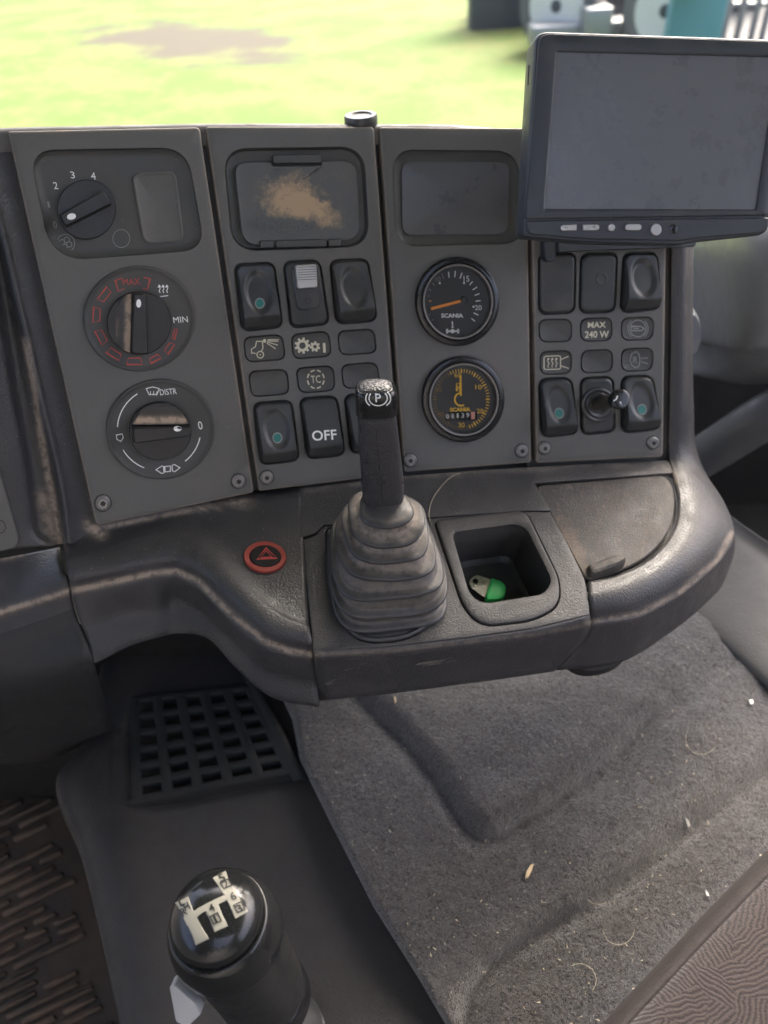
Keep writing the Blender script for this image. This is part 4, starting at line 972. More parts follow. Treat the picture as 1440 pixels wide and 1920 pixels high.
rows = [[gpt(1.0+du, v, dz) for v in (-.12, .3, .7, 1.04, 1.10)] for du, dz in ((-.045, -.001), (-.01, .0015), (.03, .001), (.06, -.006), (.065, -.03))]
loft('grille_frame', rows, GM2, gr, 4, 4)
rows = [[gpt(u, .985+dv, dz) for u in (-.03, .2, .5, .8, 1.04)] for dv, dz in ((-.03, -.001), (.0, -.0006), (.022, -.004), (.04, -.012), (.05, -.02))]
loft('grille_frame', rows, GM2, gr, 4, 4)
obj('grille_well', [gpt(-.05, -.05, -.034), gpt(1.03, -.05, -.034), gpt(1.03, 1.02, -.034), gpt(-.05, 1.02, -.034)], [(0, 1, 2, 3)], M['dark'], gr, smooth=0, face=CAM)

# --- carpet on the engine tunnel, pressed into steps
LA = np.array([(640, 1230), (700, 1310), (770, 1380), (830, 1450), (880, 1530), (905, 1556), (930, 1552), (1010, 1505), (1100, 1440), (1200, 1350), (1290, 1280), (1400, 1180), (1700, 900)], float)
LBp = np.array([(800, 2200), (860, 1860), (905, 1800), (960, 1760), (1080, 1690), (1180, 1620), (1290, 1530), (1440, 1415), (1700, 1210)], float)
def sdist(P, x, y):
    a = P[:-1]; b_ = P[1:]; ab = b_-a; q = np.array([x, y]); t = np.clip(((q-a)*ab).sum(1)/(ab*ab).sum(1), 0, 1)
    v = q-(a+ab*t[:, None]); d2 = (v*v).sum(1); k = int(d2.argmin()); cr_ = ab[k][0]*v[k][1]-ab[k][1]*v[k][0]
    return math.sqrt(d2[k])*(1 if cr_ < 0 else -1)
CB = np.array([(500, 1180), (524, 1300), (548, 1350), (562, 1425), (618, 1540), (700, 1700), (782, 1830), (905, 2040)], float)
def cedge(y): return float(np.interp(y, CB[:, 1], CB[:, 0]))
# thresholds: above-right of LA is the high plateau, between LA and LBp the middle one
gy = np.arange(1110, 2041, 5.0); ncol = 190
V = np.zeros((len(gy)*ncol, 3)); gxs = np.linspace(0, 1, ncol)
def czh(x, y):
    dA = sdist(LA, x, y); h = .011*max(sm((dA+30)/62), .8*sm((x-1150)/180)*sm((dA+160)/150))-.0042*(1-.45*sm((x-950)/300))*math.exp(-((dA+24)/17)**2)
    dB = sdist(LBp, x, y); h += .011*sm((dB+26)/50)-.0042*math.exp(-((dB+26)/16)**2)
    return h
hgrid = {}
for a, y in enumerate(gy):
    x0 = cedge(y)
    for b_, u in enumerate(gxs):
        x = x0+(1640-x0)*u; e = (x-x0)
        P0 = T(x, y, ZC)
        h = czh(x, y)-.013*(1-sm((e+2)/(20+8*noise.noise(Vector((0, y*.03, 0))))))**2
        h += .0022*noise.noise(Vector(P0*9))+.0011*noise.noise(Vector(P0*45))+.0004*noise.noise(Vector(P0*160))
        V[a*ncol+b_] = T(x, y, ZC+h)
Fs = [(a*ncol+b_, a*ncol+b_+1, (a+1)*ncol+b_+1, (a+1)*ncol+b_) for a in range(len(gy)-1) for b_ in range(ncol-1)]
# carpet material
m, N, L, bs = mat('grey_felt_carpet'); gg = N.new('ShaderNodeNewGeometry')
def nzn(sc, det=4, ro=.6):
    n = N.new('ShaderNodeTexNoise'); n.inputs['Scale'].default_value = sc; n.inputs['Detail'].default_value = det; n.inputs['Roughness'].default_value = ro; L.new(gg.outputs['Position'], n.inputs['Vector']); return n.outputs[0]
r1 = N.new('ShaderNodeValToRGB'); r1.color_ramp.elements[0].position = .36; r1.color_ramp.elements[0].color = (.022, .021, .023, 1); r1.color_ramp.elements[1].position = .64; r1.color_ramp.elements[1].color = (.090, .086, .088, 1)
L.new(nzn(300, 6, .85), r1.inputs[0])
r2 = N.new('ShaderNodeMix'); r2.data_type = 'RGBA'; mr2 = N.new('ShaderNodeMapRange'); mr2.inputs[1].default_value = .42; mr2.inputs[2].default_value = .62; mr2.inputs[4].default_value = .42
L.new(nzn(11, 4, .6), mr2.inputs[0]); L.new(mr2.outputs[0], r2.inputs['Factor']); L.new(r1.outputs[0], r2.inputs['A']); r2.inputs['B'].default_value = (.050, .038, .030, 1)
L.new(r2.outputs['Result'], bs.inputs['Base Color']); bs.inputs['Roughness'].default_value = .95; bs.inputs['Sheen Weight'].default_value = .5; bs.inputs['Sheen Roughness'].default_value = .6; bs.inputs['Specular IOR Level'].default_value = .15
bp = N.new('ShaderNodeBump'); bp.inputs['Strength'].default_value = .9; bp.inputs['Distance'].default_value = .0035; L.new(nzn(240, 5, .8), bp.inputs['Height']); L.new(bp.outputs[0], bs.inputs['Normal'])
M['carpet'] = m
cp = obj('tunnel_carpet', V, Fs, M['carpet'], None, smooth=80, face=(0, 0, 5)); tag(cp, kind='structure')
# its fibres and the crumbs lying in it
ctree = BVHTree.FromPolygons([Vector(v) for v in V], Fs)
def on_carpet(x, y):
    d = Vector(ray(x, y)).normalized(); h = ctree.ray_cast(Vector((0, 0, 0)), d); return (np.array(h[0]), np.array(h[1])) if h[0] is not None else (None, None)
def blades(name, n, lr, wr, m, zr=.5, label=None, curl=False):
    VV = []; FF = []
    k = 0
    while k < n:
        y = random.uniform(1190, 2000); x = random.uniform(cedge(y)+4, 1500)
        c, nn = on_carpet(x, y)
        if c is None: k += 1; continue
        L_ = random.uniform(*lr); wd = random.uniform(*wr); an = random.gauss(2.2, .8); d = nz(np.array([math.cos(an), math.sin(an), random.uniform(.05, zr)])); s_ = nz(np.cross(d, [0, 0, 1]))*wd/2
        b0 = len(VV); c = c+np.array([0, 0, .0003])
        VV += [c-s_, c+s_, c+d*L_*.6+s_*.7+[0, 0, wd*.3], c+d*L_*.6-s_*.7+[0, 0, wd*.3], c+d*L_*np.array([1, 1, .6])]
        FF += [(b0, b0+1, b0+2, b0+3), (b0+3, b0+2, b0+4)]; k += 1
    return obj(name, VV, FF, m, None, smooth=0)
fib = simple('carpet_fibre', (.105, .100, .10), .9); fib2 = simple('brown_fibre', (.095, .072, .055), .9)
o = blades('carpet_fibres', 26000, (.0015, .0040), (.00028, .0007), fib, .9); tag(o, kind='stuff')
o = blades('brown_fibres', 5000, (.0015, .0040), (.0003, .0006), fib2, .8); tag(o, kind='stuff')
o = blades('dark_fibres', 9000, (.0012, .0032), (.0003, .0006), simple('dark_fibre', (.024, .022, .023), .95), .5); tag(o, kind='stuff')
crumb = simple('straw_crumb', (.50, .44, .32), .7)
o = blades('crumbs', 360, (.0008, .0032), (.0004, .0010), crumb, .25); tag(o, 'pale crumbs and chaff scattered over the grey carpet', kind='stuff')
def hairs(name, n):
    VV = []; FF = []
    for _ in range(n):
        y = random.uniform(1350, 1950); x = random.uniform(cedge(y)+10, 1400); a = random.uniform(0, 6.28); r_ = random.uniform(12, 34); a0 = random.uniform(0, 6.28); sp = random.uniform(1, 3.2)
        pts = []
        for k in range(9):
            c, nn = on_carpet(x+r_*math.cos(a0+sp*k/8), y+r_*math.sin(a0+sp*k/8)*random.uniform(.97, 1.03))
            if c is not None: pts.append(c+np.array([0, 0, .0022]))
        for k in range(len(pts)-1):
            d = nz(pts[k+1]-pts[k]); s_ = nz(np.cross(d, [0, 0, 1]))*.00011; b0 = len(VV); VV += [pts[k]-s_, pts[k]+s_, pts[k+1]+s_, pts[k+1]-s_]; FF.append((b0, b0+1, b0+2, b0+3))
    return obj(name, VV, FF, crumb, None, smooth=0)
tag(hairs('loose_hairs', 5), kind='stuff')
def chip(name, pts, z, m, label, cat, th=.0008):
    c = [on_carpet(x, y)[0]+np.array([0, 0, z]) for x, y in pts]; n_ = len(c)
    V = c+[v+np.array([0, 0, th]) for v in c]
    for k in range(n_): V[n_+k] = V[n_+k]+(np.mean(c, 0)-c[k])*.2
    o = obj(name, V, [tuple(range(n_)), tuple(range(n_, 2*n_))]+[(k, (k+1) % n_, n_+(k+1) % n_, n_+k) for k in range(n_)], m, None, smooth=0); tag(o, label, cat)
straw = simple('straw', (.60, .47, .28), .6); wht = simple('white_scrap', (.70, .68, .62), .6)
chip('straw_husk', [(984, 1650), (986, 1636), (994, 1624), (1001, 1621), (997, 1634), (990, 1648)], .002, straw, 'split straw-coloured husk lying in the middle of the carpet', 'husk')
chip('white_scrap', [(1283, 1534), (1290, 1540), (1294, 1550), (1289, 1554), (1286, 1546)], .002, wht, 'curved white scrap on the carpet between step and seat', 'scrap')
chip('white_scrap', [(1321, 1670), (1327, 1677), (1329, 1684), (1323, 1682)], .002, wht, 'tiny white flake on the carpet close to the brown seat', 'scrap')
chip('white_scrap', [(1402, 1314), (1411, 1314), (1412, 1322), (1405, 1324)], .002, wht, 'pale crumb on the carpet near the right edge below the grey covering', 'scrap')
chip('seed', [(738, 1308), (742, 1308), (744, 1319), (740, 1321)], .0015, straw, 'yellowish seed on the carpet just below the dashboard edge', 'seed')
chip('dry_leaf', [(828, 1290), (845, 1285), (853, 1290), (842, 1300), (833, 1296)], .03, simple('brown_leaf', (.06, .045, .03), .8), 'dark dry leaf bit poking out under the dashboard edge', 'leaf')
# grey covering right of the carpet
gp = [(1172, 1060), (1215, 1098), (1290, 1166), (1360, 1226), (1440, 1297), (1640, 1470)]
far = [(1200, 900), (1300, 945), (1378, 1005), (1410, 1028), (1450, 1056), (1660, 1200)]
rows = [[T(x, y, ZC-.004) for x, y in gp], [T(x, y, ZC+.020) for x, y in [(a+16, b_-2) for a, b_ in gp]], [T((a+c)/2, (b_+d)/2, ZC+.030) for (a, b_), (c, d) in zip(gp, far)],
        [T(x, y, ZC+.030) for x, y in far], [T(x, y, ZC+.026)+np.array([.01, .02, -.02]) for x, y in far], [T(x, y, ZC+.02)+np.array([.02, .03, -.3]) for x, y in far]]
gc = loft('grey_floor_covering', rows, M['greymat'], None, 6, 6); tag(gc, kind='structure')

# ================================================================ UNDER THE DASH
def wall(name, pts, m, kind='structure', parent=None, **k):
    o = obj(name, pts, [tuple(range(len(pts)))], m, parent, smooth=0, **k); 
    if parent is None: tag(o, kind=kind)
    return o
Yw = .50
YP = Yp(Yw)
bulk = loft('footwell_wall', [[YP.hit(x, y)+np.array([0, o_, 0]) for x, y in ((-300, yy), (0, yy-5), (200, yy-12), (400, yy-16), (640, yy-20))] for yy, o_ in ((1090, -.06), (1200, -.02), (1300, 0), (1400, .01), (1560, .02))], M['under'], None, 5, 5)
tag(bulk, kind='structure')
# lower driver-side trim with a fold, left
pass
# passenger side
ps = empty('passenger_dashboard', A4.hit(1420, 700, -.25), 'blurred light grey passenger side dashboard right of the console', 'dashboard')
PW = [Yp(.62), Yp(.70)]
c3 = lambda x, y, yy: Yp(yy).hit(x, y)
rows = [[c3(1292, 330, .92), c3(1330, 300, .84), c3(1400, 290, .76), (c3(1520, 290, .70)), c3(1700, 280, .66)],
        [c3(1292, 440, .90), c3(1335, 440, .80), c3(1400, 440, .66), (c3(1520, 440, .62)), c3(1700, 430, .60)],
        [c3(1292, 560, .88), c3(1335, 560, .77), c3(1400, 560, .64), (c3(1520, 560, .60)), c3(1700, 550, .58)],
        [c3(1292, 630, .86), c3(1335, 640, .76), c3(1400, 648, .64), (c3(1520, 640, .61)), c3(1700, 620, .59)],
        [c3(1292, 640, .88), c3(1335, 652, .79), c3(1400, 664, .67), (c3(1520, 652, .63)), c3(1700, 632, .60)],
        [c3(1292, 700, .84), c3(1335, 710, .80), c3(1400, 720, .76), (c3(1520, 710, .72)), c3(1700, 690, .68)]]
loft('dash_pod', rows, M['pass'], ps, 6, 6, thick=.003)
tube('lower_tube', [c3(1230, 905, .74), c3(1330, 848, .71), c3(1440, 778, .68), c3(1600, 690, .66)], .026, M['pass2'], ps, 20)
DPl = Yp(.64)
slab('round_vent', DPl, ell(1288, 612, 21, 42, 32), [(0, 0), (2, .01), (6, .016)], M['pass'], ps)
pb = wall('passenger_footwell_wall', [(.12, 1.02, -1.0), (1.3, 1.02, -1.0), (1.3, 1.0, -.45), (.12, 1.0, -.45)], M['under'], face=CAM)
sw_ = wall('tunnel_side', [(.34, .62, -.64), (.36, 1.02, -.64), (.36, 1.02, -1.0), (.34, .62, -1.0)], M['under'], face=(1, .8, -.5))
chunk = c3(1432, 842, .82)

# ================================================================ GEAR LEVER
kdep = .385
kc0 = ray(402, 1712)*kdep
gl = empty('gear_lever', ray(560, 1900)*.50, 'black gear lever with a cream shift pattern on its glossy domed knob', 'gear lever')
vax = nz(np.array([-.05, .02, 1.0])); gx = nz(np.cross([0, 1, 0], vax)); gyy = np.cross(vax, gx)
rpx = kdep/F
def gl_loops(prof, n=48, c=kc0): return [[c+vax*h+r_*(math.cos(t)*gx+math.sin(t)*gyy) for t in np.linspace(0, 2*math.pi, n, endpoint=False)] for r_, h in prof]
Rk = 88*rpx
dome = [(Rk*math.sin(t), .015*math.cos(t)-.004) for t in np.linspace(.03, math.pi/2, 12)]
kcap = sweep('knob_cap', gl_loops(dome+[(Rk*1.0, -.0055), (Rk*.97, -.0062)]), M['gloss'], gl, 2)
wb_ = sweep('knob_body', gl_loops([(Rk*.94, -.0050), (Rk*.95, -.0072), (Rk*1.06, -.0074), (Rk*1.17, -.013), (Rk*1.24, -.022), (Rk*1.24, -.030), (Rk*1.17, -.034)]), M['gloss'], gl, 4)
sweep('knob_sleeve', gl_loops([(Rk*1.14, -.033), (Rk*1.14, -.037), (Rk*1.12, -.055), (Rk*1.09, -.085), (Rk*1.06, -.12), (Rk*.8, -.125)]), M['knob'], gl, 4)
sweep('lever_collar', gl_loops([(Rk*.8, -.120), (Rk*1.05, -.124), (Rk*1.12, -.132), (Rk*1.06, -.140), (Rk*.5, -.142)]), M['gloss'], gl, 4)
sweep('lever_rod', gl_loops([(Rk*.35, -.14), (Rk*.35, kc0[2]*0-.25)], 20), M['smooth'], gl, 1)
sweep('lever_gaiter', gl_loops([(Rk*.5, -.19), (Rk*1.0, -.205), (Rk*.9, -.215), (Rk*1.5, -.225), (Rk*1.35, -.235), (Rk*1.9, ZT-kc0[2]-.002)], 32), M['boot'], gl, 3)
SP = Plane(ray(350, 1890)*.40, RT, -FW)
slab('range_slide', SP, rnd([(318, 1850), (328, 1843), (368, 1878), (378, 1900), (352, 1925), (330, 1915)], 4, 3), [(0, -.008), (0, .0), (2, .001)], M['greylever'], gl)
mp1 = drape([kcap], .0003); mp2 = drape([kcap], .0006)
i = Ink()
def band(a, b_, wd):  # straight cream band between two points
    a, b_ = np.array(a, float), np.array(b_, float); d = (b_-a)/np.linalg.norm(b_-a); n_ = np.array([-d[1], d[0]])*wd/2
    i.area([a+n_, b_+n_, b_-n_, a-n_], (), 5)
band((341, 1687), (380, 1766), 27)      # left leg
band((411, 1640), (453, 1716), 27)      # right leg
band((395, 1697), (415, 1742), 27)      # middle leg
i.area([(345, 1722), (372, 1703), (400, 1688), (438, 1671), (442, 1681), (405, 1698), (378, 1713), (352, 1736)], (), 5)
i.build('shift_pattern', M['cream2'], mp1, kcap)
i = Ink()
for x, y, wd, h, s_ in ((404, 1723, 20, 18, .5), (448, 1702, 20, 18, .5), (423, 1659, 20, 15, .5)):
    P = [(x-wd/2, y-h/2+wd*.25), (x+wd*.2, y-h/2-1-wd*.05), (x+wd/2+1, y+h/2-wd*.25), (x-wd*.2+1, y+h/2+1)]
    i.line(P, 2.2, True)
for t_, x, y in (('1', 404, 1724), ('4', 397, 1703), ('3', 448, 1704), ('6', 437, 1681), ('2', 423, 1659), ('5', 416, 1647), ('R', 346, 1710), ('H', 351, 1700), ('L', 342, 1692)):
    i.text(t_, x, y, 9.5 if t_ != '1' else 4, 13, slope=-.48, shear=.5, bold=.015)
i.build('pattern_numerals', M['dark'], mp2, kcap)

# ================================================================ PASSENGER SEAT CORNER
st = empty('seat', T(1500, 2000, ZT), 'corner of a brown patterned fabric seat cushion at the lower right', 'seat')
m, N, L, bs = mat('brown_seat_fabric'); gg = N.new('ShaderNodeNewGeometry')
vo = N.new('ShaderNodeTexVoronoi'); vo.inputs['Scale'].default_value = 46; L.new(gg.outputs['Position'], vo.inputs['Vector'])
dst = N.new('ShaderNodeTexNoise'); dst.inputs['Scale'].default_value = 30; L.new(gg.outputs['Position'], dst.inputs['Vector'])
sep = N.new('ShaderNodeSeparateColor'); L.new(vo.outputs['Color'], sep.inputs[0])
an = N.new('ShaderNodeMath'); an.operation = 'MULTIPLY'; an.inputs[1].default_value = 6.28; L.new(sep.outputs[0], an.inputs[0])
vr = N.new('ShaderNodeVectorRotate'); vr.rotation_type = 'Z_AXIS'; L.new(gg.outputs['Position'], vr.inputs['Vector']); L.new(an.outputs[0], vr.inputs['Angle'])
wv = N.new('ShaderNodeTexWave'); wv.inputs['Scale'].default_value = 125; wv.inputs['Distortion'].default_value = 5; wv.inputs['Detail'].default_value = 1; L.new(vr.outputs[0], wv.inputs['Vector'])
fn = N.new('ShaderNodeTexNoise'); fn.inputs['Scale'].default_value = 900; fn.inputs['Detail'].default_value = 3; L.new(gg.outputs['Position'], fn.inputs['Vector'])
ad = N.new('ShaderNodeMath'); ad.operation = 'MULTIPLY_ADD'; L.new(wv.outputs['Fac'], ad.inputs[0]); ad.inputs[1].default_value = .6; L.new(fn.outputs[0], ad.inputs[2])
rp = N.new('ShaderNodeValToRGB'); rp.color_ramp.elements[0].position = .45; rp.color_ramp.elements[0].color = (.022, .0165, .015, 1); rp.color_ramp.elements[1].position = 1.05; rp.color_ramp.elements[1].color = (.070, .052, .046, 1); L.new(ad.outputs[0], rp.inputs[0])
L.new(rp.outputs[0], bs.inputs['Base Color']); bs.inputs['Roughness'].default_value = .9; bs.inputs['Sheen Weight'].default_value = .5; bs.inputs['Specular IOR Level'].default_value = .2
bp = N.new('ShaderNodeBump'); bp.inputs['Strength'].default_value = .45; bp.inputs['Distance'].default_value = .0009; L.new(ad.outputs[0], bp.inputs['Height']); L.new(bp.outputs[0], bs.inputs['Normal'])
SF = m
SE = simple('seat_edge_fabric', (.056, .045, .042), .9, bump=.8, bscale=600)
e = lambda dx, z: [T(x+dx, y+dx*.9, z) for x, y in ((1040, 2060), (1128, 1935), (1230, 1822), (1330, 1715), (1440, 1603), (1600, 1450))]
loft('cushion_side', [e(-6, -.60), e(-4, -.54), e(-1, -.500), e(3, -.487), e(10, -.481), e(18, -.481)], SE, st, 5, 6)
loft('cushion_top', [e(16, -.4825), e(22, -.480), e(34, -.476), e(70, -.470), e(200, -.462), e(420, -.46)], SF, st, 5, 6)
tube('piping', [p_+np.array([0, 0, .001]) for p_ in e(17, -.482)], .0022, SE, st, 10)

# ================================================================ CAB SHELL (daylight comes in through its windows)
shell = plastic('cab_trim', (.30, .30, .30), .7, .1, grain=0)
def slab3(name, P, th, m):
    P = [np.array(p_, float) for p_ in P]; n_ = nz(np.cross(P[1]-P[0], P[2]-P[0]))*th
    V = P+[p_+n_ for p_ in P]; k = len(P)
    o = obj(name, V, [tuple(range(k)), tuple(range(k, 2*k))]+[(i_, (i_+1) % k, k+(i_+1) % k, k+i_) for i_ in range(k)], m, None, smooth=0); tag(o, kind='structure'); return o
HX0, HX1, HY0, HY1 = -.25, .75, -1.35, -.52
for q_ in ([(-1.25, HY1, .62), (1.25, HY1, .62), (1.25, 1.08, .62), (-1.25, 1.08, .62)], [(-1.25, -1.5, .62), (1.25, -1.5, .62), (1.25, HY0, .62), (-1.25, HY0, .62)],  # front edge carried past the windscreen, an added visor that blocks the sun
           [(-1.25, HY0, .62), (HX0, HY0, .62), (HX0, HY1, .62), (-1.25, HY1, .62)], [(HX1, HY0, .62), (1.25, HY0, .62), (1.25, HY1, .62), (HX1, HY1, .62)]):
    slab3('cab_roof', q_, .04, shell)          # four panels round an unseen hatch opening, added to light the control panels
slab3('cab_rear_wall', [(-1.25, -1.5, -1.0), (1.25, -1.5, -1.0), (1.25, -1.5, .62), (-1.25, -1.5, .62)], .04, shell)
for sx in (-1, 1):
    slab3('cab_side_wall', [(sx*1.25, -1.5, -1.0), (sx*1.25, 1.15, -1.0), (sx*1.25, 1.15, -.04 if sx < 0 else -.28), (sx*1.25, -1.5, -.04 if sx < 0 else -.28)], .04, shell)  # left sill raised above the right one to cut light from the left
    slab3('cab_side_wall', [(sx*1.25, -1.5, -.04 if sx < 0 else -.28), (sx*1.25, -.95, -.04 if sx < 0 else -.28), (sx*1.25, -.95, .62), (sx*1.25, -1.5, .62)], .04, shell)
slab3('cab_front_wall', [(-1.25, 1.12, -1.0), (1.25, 1.12, -1.0), (1.25, 1.10, -.50), (-1.25, 1.10, -.50)], .03, shell)
ws = obj('windscreen', [(-1.2, 1.10, -.50), (1.2, 1.10, -.50), (1.2, .93, .62), (-1.2, .93, .62), (-1.2, 1.106, -.50), (1.2, 1.106, -.50), (1.2, .936, .62), (-1.2, .936, .62)],
         [(0, 1, 2, 3), (4, 5, 6, 7), (0, 1, 5, 4), (1, 2, 6, 5), (2, 3, 7, 6), (3, 0, 4, 7)], M['windscreen'], None, smooth=0)
tag(ws, 'clear windscreen pane above the dashboard with the meadow behind it', 'windscreen')

# ================================================================ OUTSIDE
m, N, L, bs = mat('sunlit_grass'); gg = N.new('ShaderNodeNewGeometry')
n1 = N.new('ShaderNodeTexNoise'); n1.inputs['Scale'].default_value = .9; n1.inputs['Detail'].default_value = 6; n1.inputs['Roughness'].default_value = .6; L.new(gg.outputs['Position'], n1.inputs['Vector'])
n2 = N.new('ShaderNodeTexNoise'); n2.inputs['Scale'].default_value = 6; n2.inputs['Detail'].default_value = 5; L.new(gg.outputs['Position'], n2.inputs['Vector'])
am = N.new('ShaderNodeMath'); am.operation = 'MULTIPLY_ADD'; am.inputs[1].default_value = .5; L.new(n2.outputs[0], am.inputs[0]); L.new(n1.outputs[0], am.inputs[2])
rp = N.new('ShaderNodeValToRGB'); E_ = rp.color_ramp.elements; E_[0].position = .66; E_[0].color = (.060, .095, .022, 1); E_[1].position = .86; E_[1].color = (.090, .102, .036, 1); L.new(am.outputs[0], rp.inputs[0])
mud = Zp(ZG).hit(345, 78); mu = nz(Zp(ZG).hit(500, 100)-Zp(ZG).hit(200, 50)); mv = np.array([-mu[1], mu[0], 0])
def sub(c): v = N.new('ShaderNodeVectorMath'); v.operation = 'SUBTRACT'; L.new(gg.outputs['Position'], v.inputs[0]); v.inputs[1].default_value = tuple(c); return v.outputs[0]
def dotn(v, a): d = N.new('ShaderNodeVectorMath'); d.operation = 'DOT_PRODUCT'; L.new(v, d.inputs[0]); d.inputs[1].default_value = tuple(a); return d.outputs['Value']
def M_(op, a, b_): q = N.new('ShaderNodeMath'); q.operation = op; [L.new(v, q.inputs[k]) if not isinstance(v, (int, float)) else setattr(q.inputs[k], 'default_value', v) for k, v in enumerate((a, b_))]; return q.outputs[0]
mw_ = np.linalg.norm(Zp(ZG).hit(530, 90)-Zp(ZG).hit(160, 55))/2; mh_ = np.linalg.norm(Zp(ZG).hit(345, 100)-Zp(ZG).hit(345, 55))/2
v_ = sub(mud); q = M_('SQRT', M_('ADD', M_('POWER', dotn(v_, mu/mw_), 2), M_('POWER', dotn(v_, mv/mh_), 2)), 0)
q = M_('ADD', q, M_('MULTIPLY', M_('SUBTRACT', n1.outputs[0], .5), 2.6))
mk = N.new('ShaderNodeMapRange'); mk.inputs[1].default_value = 1.15; mk.inputs[2].default_value = .75; L.new(q, mk.inputs[0])
mx = N.new('ShaderNodeMix'); mx.data_type = 'RGBA'; L.new(mk.outputs[0], mx.inputs['Factor']); L.new(rp.outputs[0], mx.inputs['A']); mx.inputs['B'].default_value = (.056, .051, .038, 1)
L.new(mx.outputs['Result'], bs.inputs['Base Color']); bs.inputs['Roughness'].default_value = .9; bs.inputs['Specular IOR Level'].default_value = .2
S = 400
gd = obj('meadow', [(-S, -S, ZG), (S, -S, ZG), (S, S, ZG), (-S, S, ZG)], [(0, 1, 2, 3)], m, None, smooth=0, face=(0, 0, 50)); tag(gd, kind='structure')
gyard = simple('grey_yard', (.075, .076, .076), .8, bump=.5, bscale=6)
yd = obj('gravel_yard', [Zp(ZG+.02).hit(x, y) for x, y in ((935, -20), (990, 45), (1060, 90), (1300, 140), (1700, 180), (1900, -60), (950, -60))], [tuple(range(7))], gyard, None, smooth=0, face=(0, 0, 50)); tag(yd, kind='structure')
# tractor with pale wheels beyond the monitor
def GP(x, y, h=0): return Zp(ZG+h).hit(x, y)
yT = GP(1062, 62)[1]
tyre = simple('tyre', (.10, .10, .10), .8); rim = simple('pale_rim', (.48, .48, .46), .5); mblue = simple('teal_paint', (.075, .20, .27), .5); steel = simple('galvanised_steel', (.22, .23, .235), .4, .5); darkm = simple('dark_machine_paint', (.045, .050, .056), .6); rust = simple('rusty_brown', (.13, .065, .055), .8)
tr_o = GP(1150, 60)
tr_ = empty('tractor', tr_o, 'blurred parked tractor with white wheel rims and a teal panel beyond the monitor', 'tractor')
def wheel(x, ybot, r_m, wd, parent, squash=.75):
    c = Zp(ZG).hit(x, ybot); c = c+np.array([0, .0, r_m]); ax = nz(np.array([-.62, -.78, 0])); a1 = nz(np.cross(ax, [0, 0, 1])); a2 = np.array([0, 0, 1.0])
    lp = lambda pr: [[c+ax*h+rr*(math.cos(t)*a1+math.sin(t)*a2) for t in np.linspace(0, 2*math.pi, 40, endpoint=False)] for rr, h in pr]
    wv_ = sweep('wheel', lp([(r_m*.62, wd*.42), (r_m*.70, wd*.5), (r_m*.93, wd*.5), (r_m, wd*.38), (r_m, -wd*.38), (r_m*.9, -wd*.5), (r_m*.6, -wd*.5)]), tyre, parent, 2)
    sweep('rim', lp([(.001, wd*.30), (r_m*.18, wd*.30), (r_m*.2, wd*.22), (r_m*.5, wd*.24), (r_m*.62, wd*.5), (r_m*.70, wd*.52)]), rim, wv_, 2)
    sweep('hub', lp([(r_m*.17, wd*.28), (r_m*.17, wd*.50), (r_m*.08, wd*.56)]), darkm, wv_, 1)
wheel(1046, 97, .62, .40, tr_); wheel(1240, 112, .62, .36, tr_)
c_ = GP(1170, 40, .3)+np.array([0, .6, .5]); box('engine_hood', c_, (1.0, .35, .30), darkm, tr_, bev=.06)
box('chassis', GP(1160, 62, .3)+np.array([0, .3, 0]), (1.25, .22, .14), steel, tr_, bev=.04)
box('teal_panel', GP(1292, 62, .62)+np.array([0, -.1, .25]), (.33, .1, .48), mblue, tr_, bev=.03)
tube('exhaust', [GP(1172, 60, .3), GP(1172, 60, .3)+np.array([0, 0, 1.4])], .07, darkm, tr_, 10)
box('battery_box', GP(1110, 62, .3)+np.array([0, -.1, .1]), (.2, .2, .25), steel, tr_, bev=.03)
box('fender', GP(1235, 84, .62)+np.array([0, .0, .72]), (.62, .3, .05), steel, tr_, bev=.02)
box('rear_body', GP(1190, 30, .2)+np.array([0, 1.2, .5]), (2.6, .3, 1.1), darkm, tr_, bev=.08)
rk = empty('steel_rack', GP(1385, 70), 'blurred upright steel bars of a rack standing right of the tractor', 'rack')
for k, x in enumerate((1338, 1352, 1378, 1405, 1425, 1450)):
    p0 = GP(x, 82); tube('upright', [p0, p0+np.array([0, 0, 1.6])], .05, steel, rk, 10)
for h in (.5, 1.2):
    tube('crossbar', [GP(1338, 82)+np.array([0, 0, h]), GP(1450, 82)+np.array([0, 0, h])], .04, steel, rk, 8)
rb = empty('rusty_implement', GP(945, 30), 'blurred rusty brown farm implement at the edge of the grass', 'farm implement')
pc = GP(945, 28)
V = []; 
for k_, (r_, h) in enumerate(((.55, 0), (.75, .3), (.7, .8), (.4, 1.2))):
    V.append([pc+np.array([.2+r_*math.cos(t)*1.1, r_*math.sin(t)*.6, h+.08*math.sin(3*t)]) for t in np.linspace(0, 2*math.pi, 20, endpoint=False)])
sweep('hopper', V, rust, rb, 3)
tube('drawbar', [pc+np.array([.5, -.2, .3]), pc+np.array([1.6, -.5, .25])], .09, darkm, rb, 8)
wheel_p = pc+np.array([-.3, -.35, .28])
lp = [[wheel_p+np.array([.12*s_, 0, 0])+rr*np.array([0, math.cos(t), math.sin(t)]) for t in np.linspace(0, 2*math.pi, 24, endpoint=False)] for rr, s_ in ((.1, -1), (.28, -1), (.3, 0), (.28, 1), (.1, 1))]
sweep('wheel', lp, tyre, rb, 2)

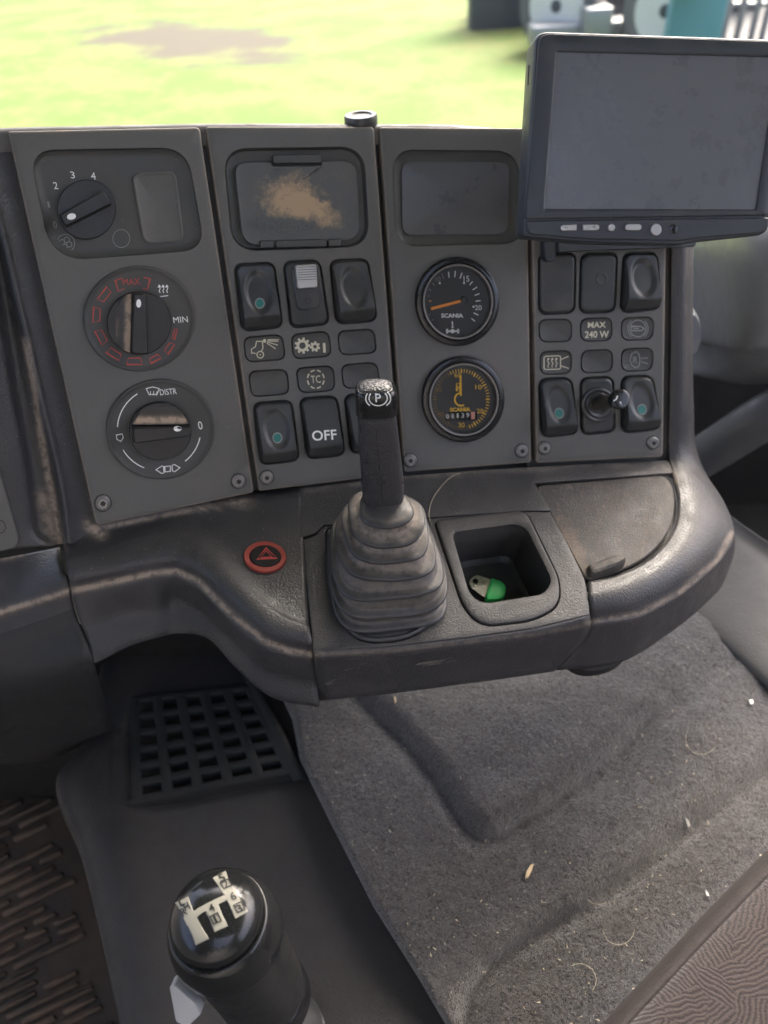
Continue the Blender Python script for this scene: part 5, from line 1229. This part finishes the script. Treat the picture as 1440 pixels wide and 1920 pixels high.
hp = [(808, 985), (804, 962), (812, 935), (832, 908), (850, 893), (864, 889)]
hh = tube('hair', [B.p(x, y, .0012) for x, y in hp], .00022, crumb, None, 6, 5); tag(hh, 'thin curved hair lying on the shelf behind the tray', 'hair')

# scuffs and pale specks on the dashboard
scuff = simple('pale_scuff', (.17, .15, .13), .7)
parts_ = [o for o in dash.children if o.type == 'MESH' and o.name.split('.')[0] in ('front_fascia', 'left_fascia', 'right_fascia', 'lever_plate', 'shelf_strip', 'control_panel', 'compartment_lid')]
mpf = drape(parts_, .00025)
ff = [o for o in parts_ if o.name.startswith('front_fascia')][0]
i = Ink()
for (x0, y0, x1, y1, n_, sp) in ((772, 1249, 868, 1232, 16, 5), (606, 1285, 650, 1268, 10, 5), (640, 1258, 690, 1246, 6, 4), (905, 1215, 930, 1212, 4, 3)):
    for _ in range(n_):
        u = random.uniform(0, .7); L_ = random.uniform(.08, .28); dy = random.gauss(0, sp*.45)
        a = (x0+(x1-x0)*u, y0+(y1-y0)*u+dy); b_ = (x0+(x1-x0)*(u+L_), y0+(y1-y0)*(u+L_)+dy+random.uniform(-1, 1)); i.line([a, b_], random.uniform(.5, 1.1))
tag(i.build('scuff_marks', scuff, mpf, ff), kind='stuff')
i = Ink()
k = 0
while k < 420:
    if random.random() < .6: x, y = random.uniform(150, 1250), random.uniform(920, 1210)
    else: x, y = random.uniform(20, 1240), random.uniform(250, 900)
    if 590 < x < 850 and 940 < y: continue
    if 840 < x < 1050 and 975 < y < 1150: continue
    if y > 1070 and x < 470: continue
    q_ = random.uniform(.35, 1.0)
    i.poly([(x-q_, y-q_*.6), (x+q_*random.uniform(.5, 1.3), y-q_*.4), (x+q_*.6, y+q_), (x-q_*.5, y+q_*.7)]); k += 1
sp_ = []
for x, y in i.V: sp_.append(mpf(x, y))
sp_ = np.array(sp_); keep = [f for f in i.F if np.ptp(sp_[list(f)], axis=0).max() < .004 and np.linalg.norm(sp_[f[0]]) > .2]
o = obj('dust_specks', sp_, keep, simple('pale_speck', (.26, .24, .21), .8), dash, smooth=0, face=CAM); tag(o, kind='stuff')
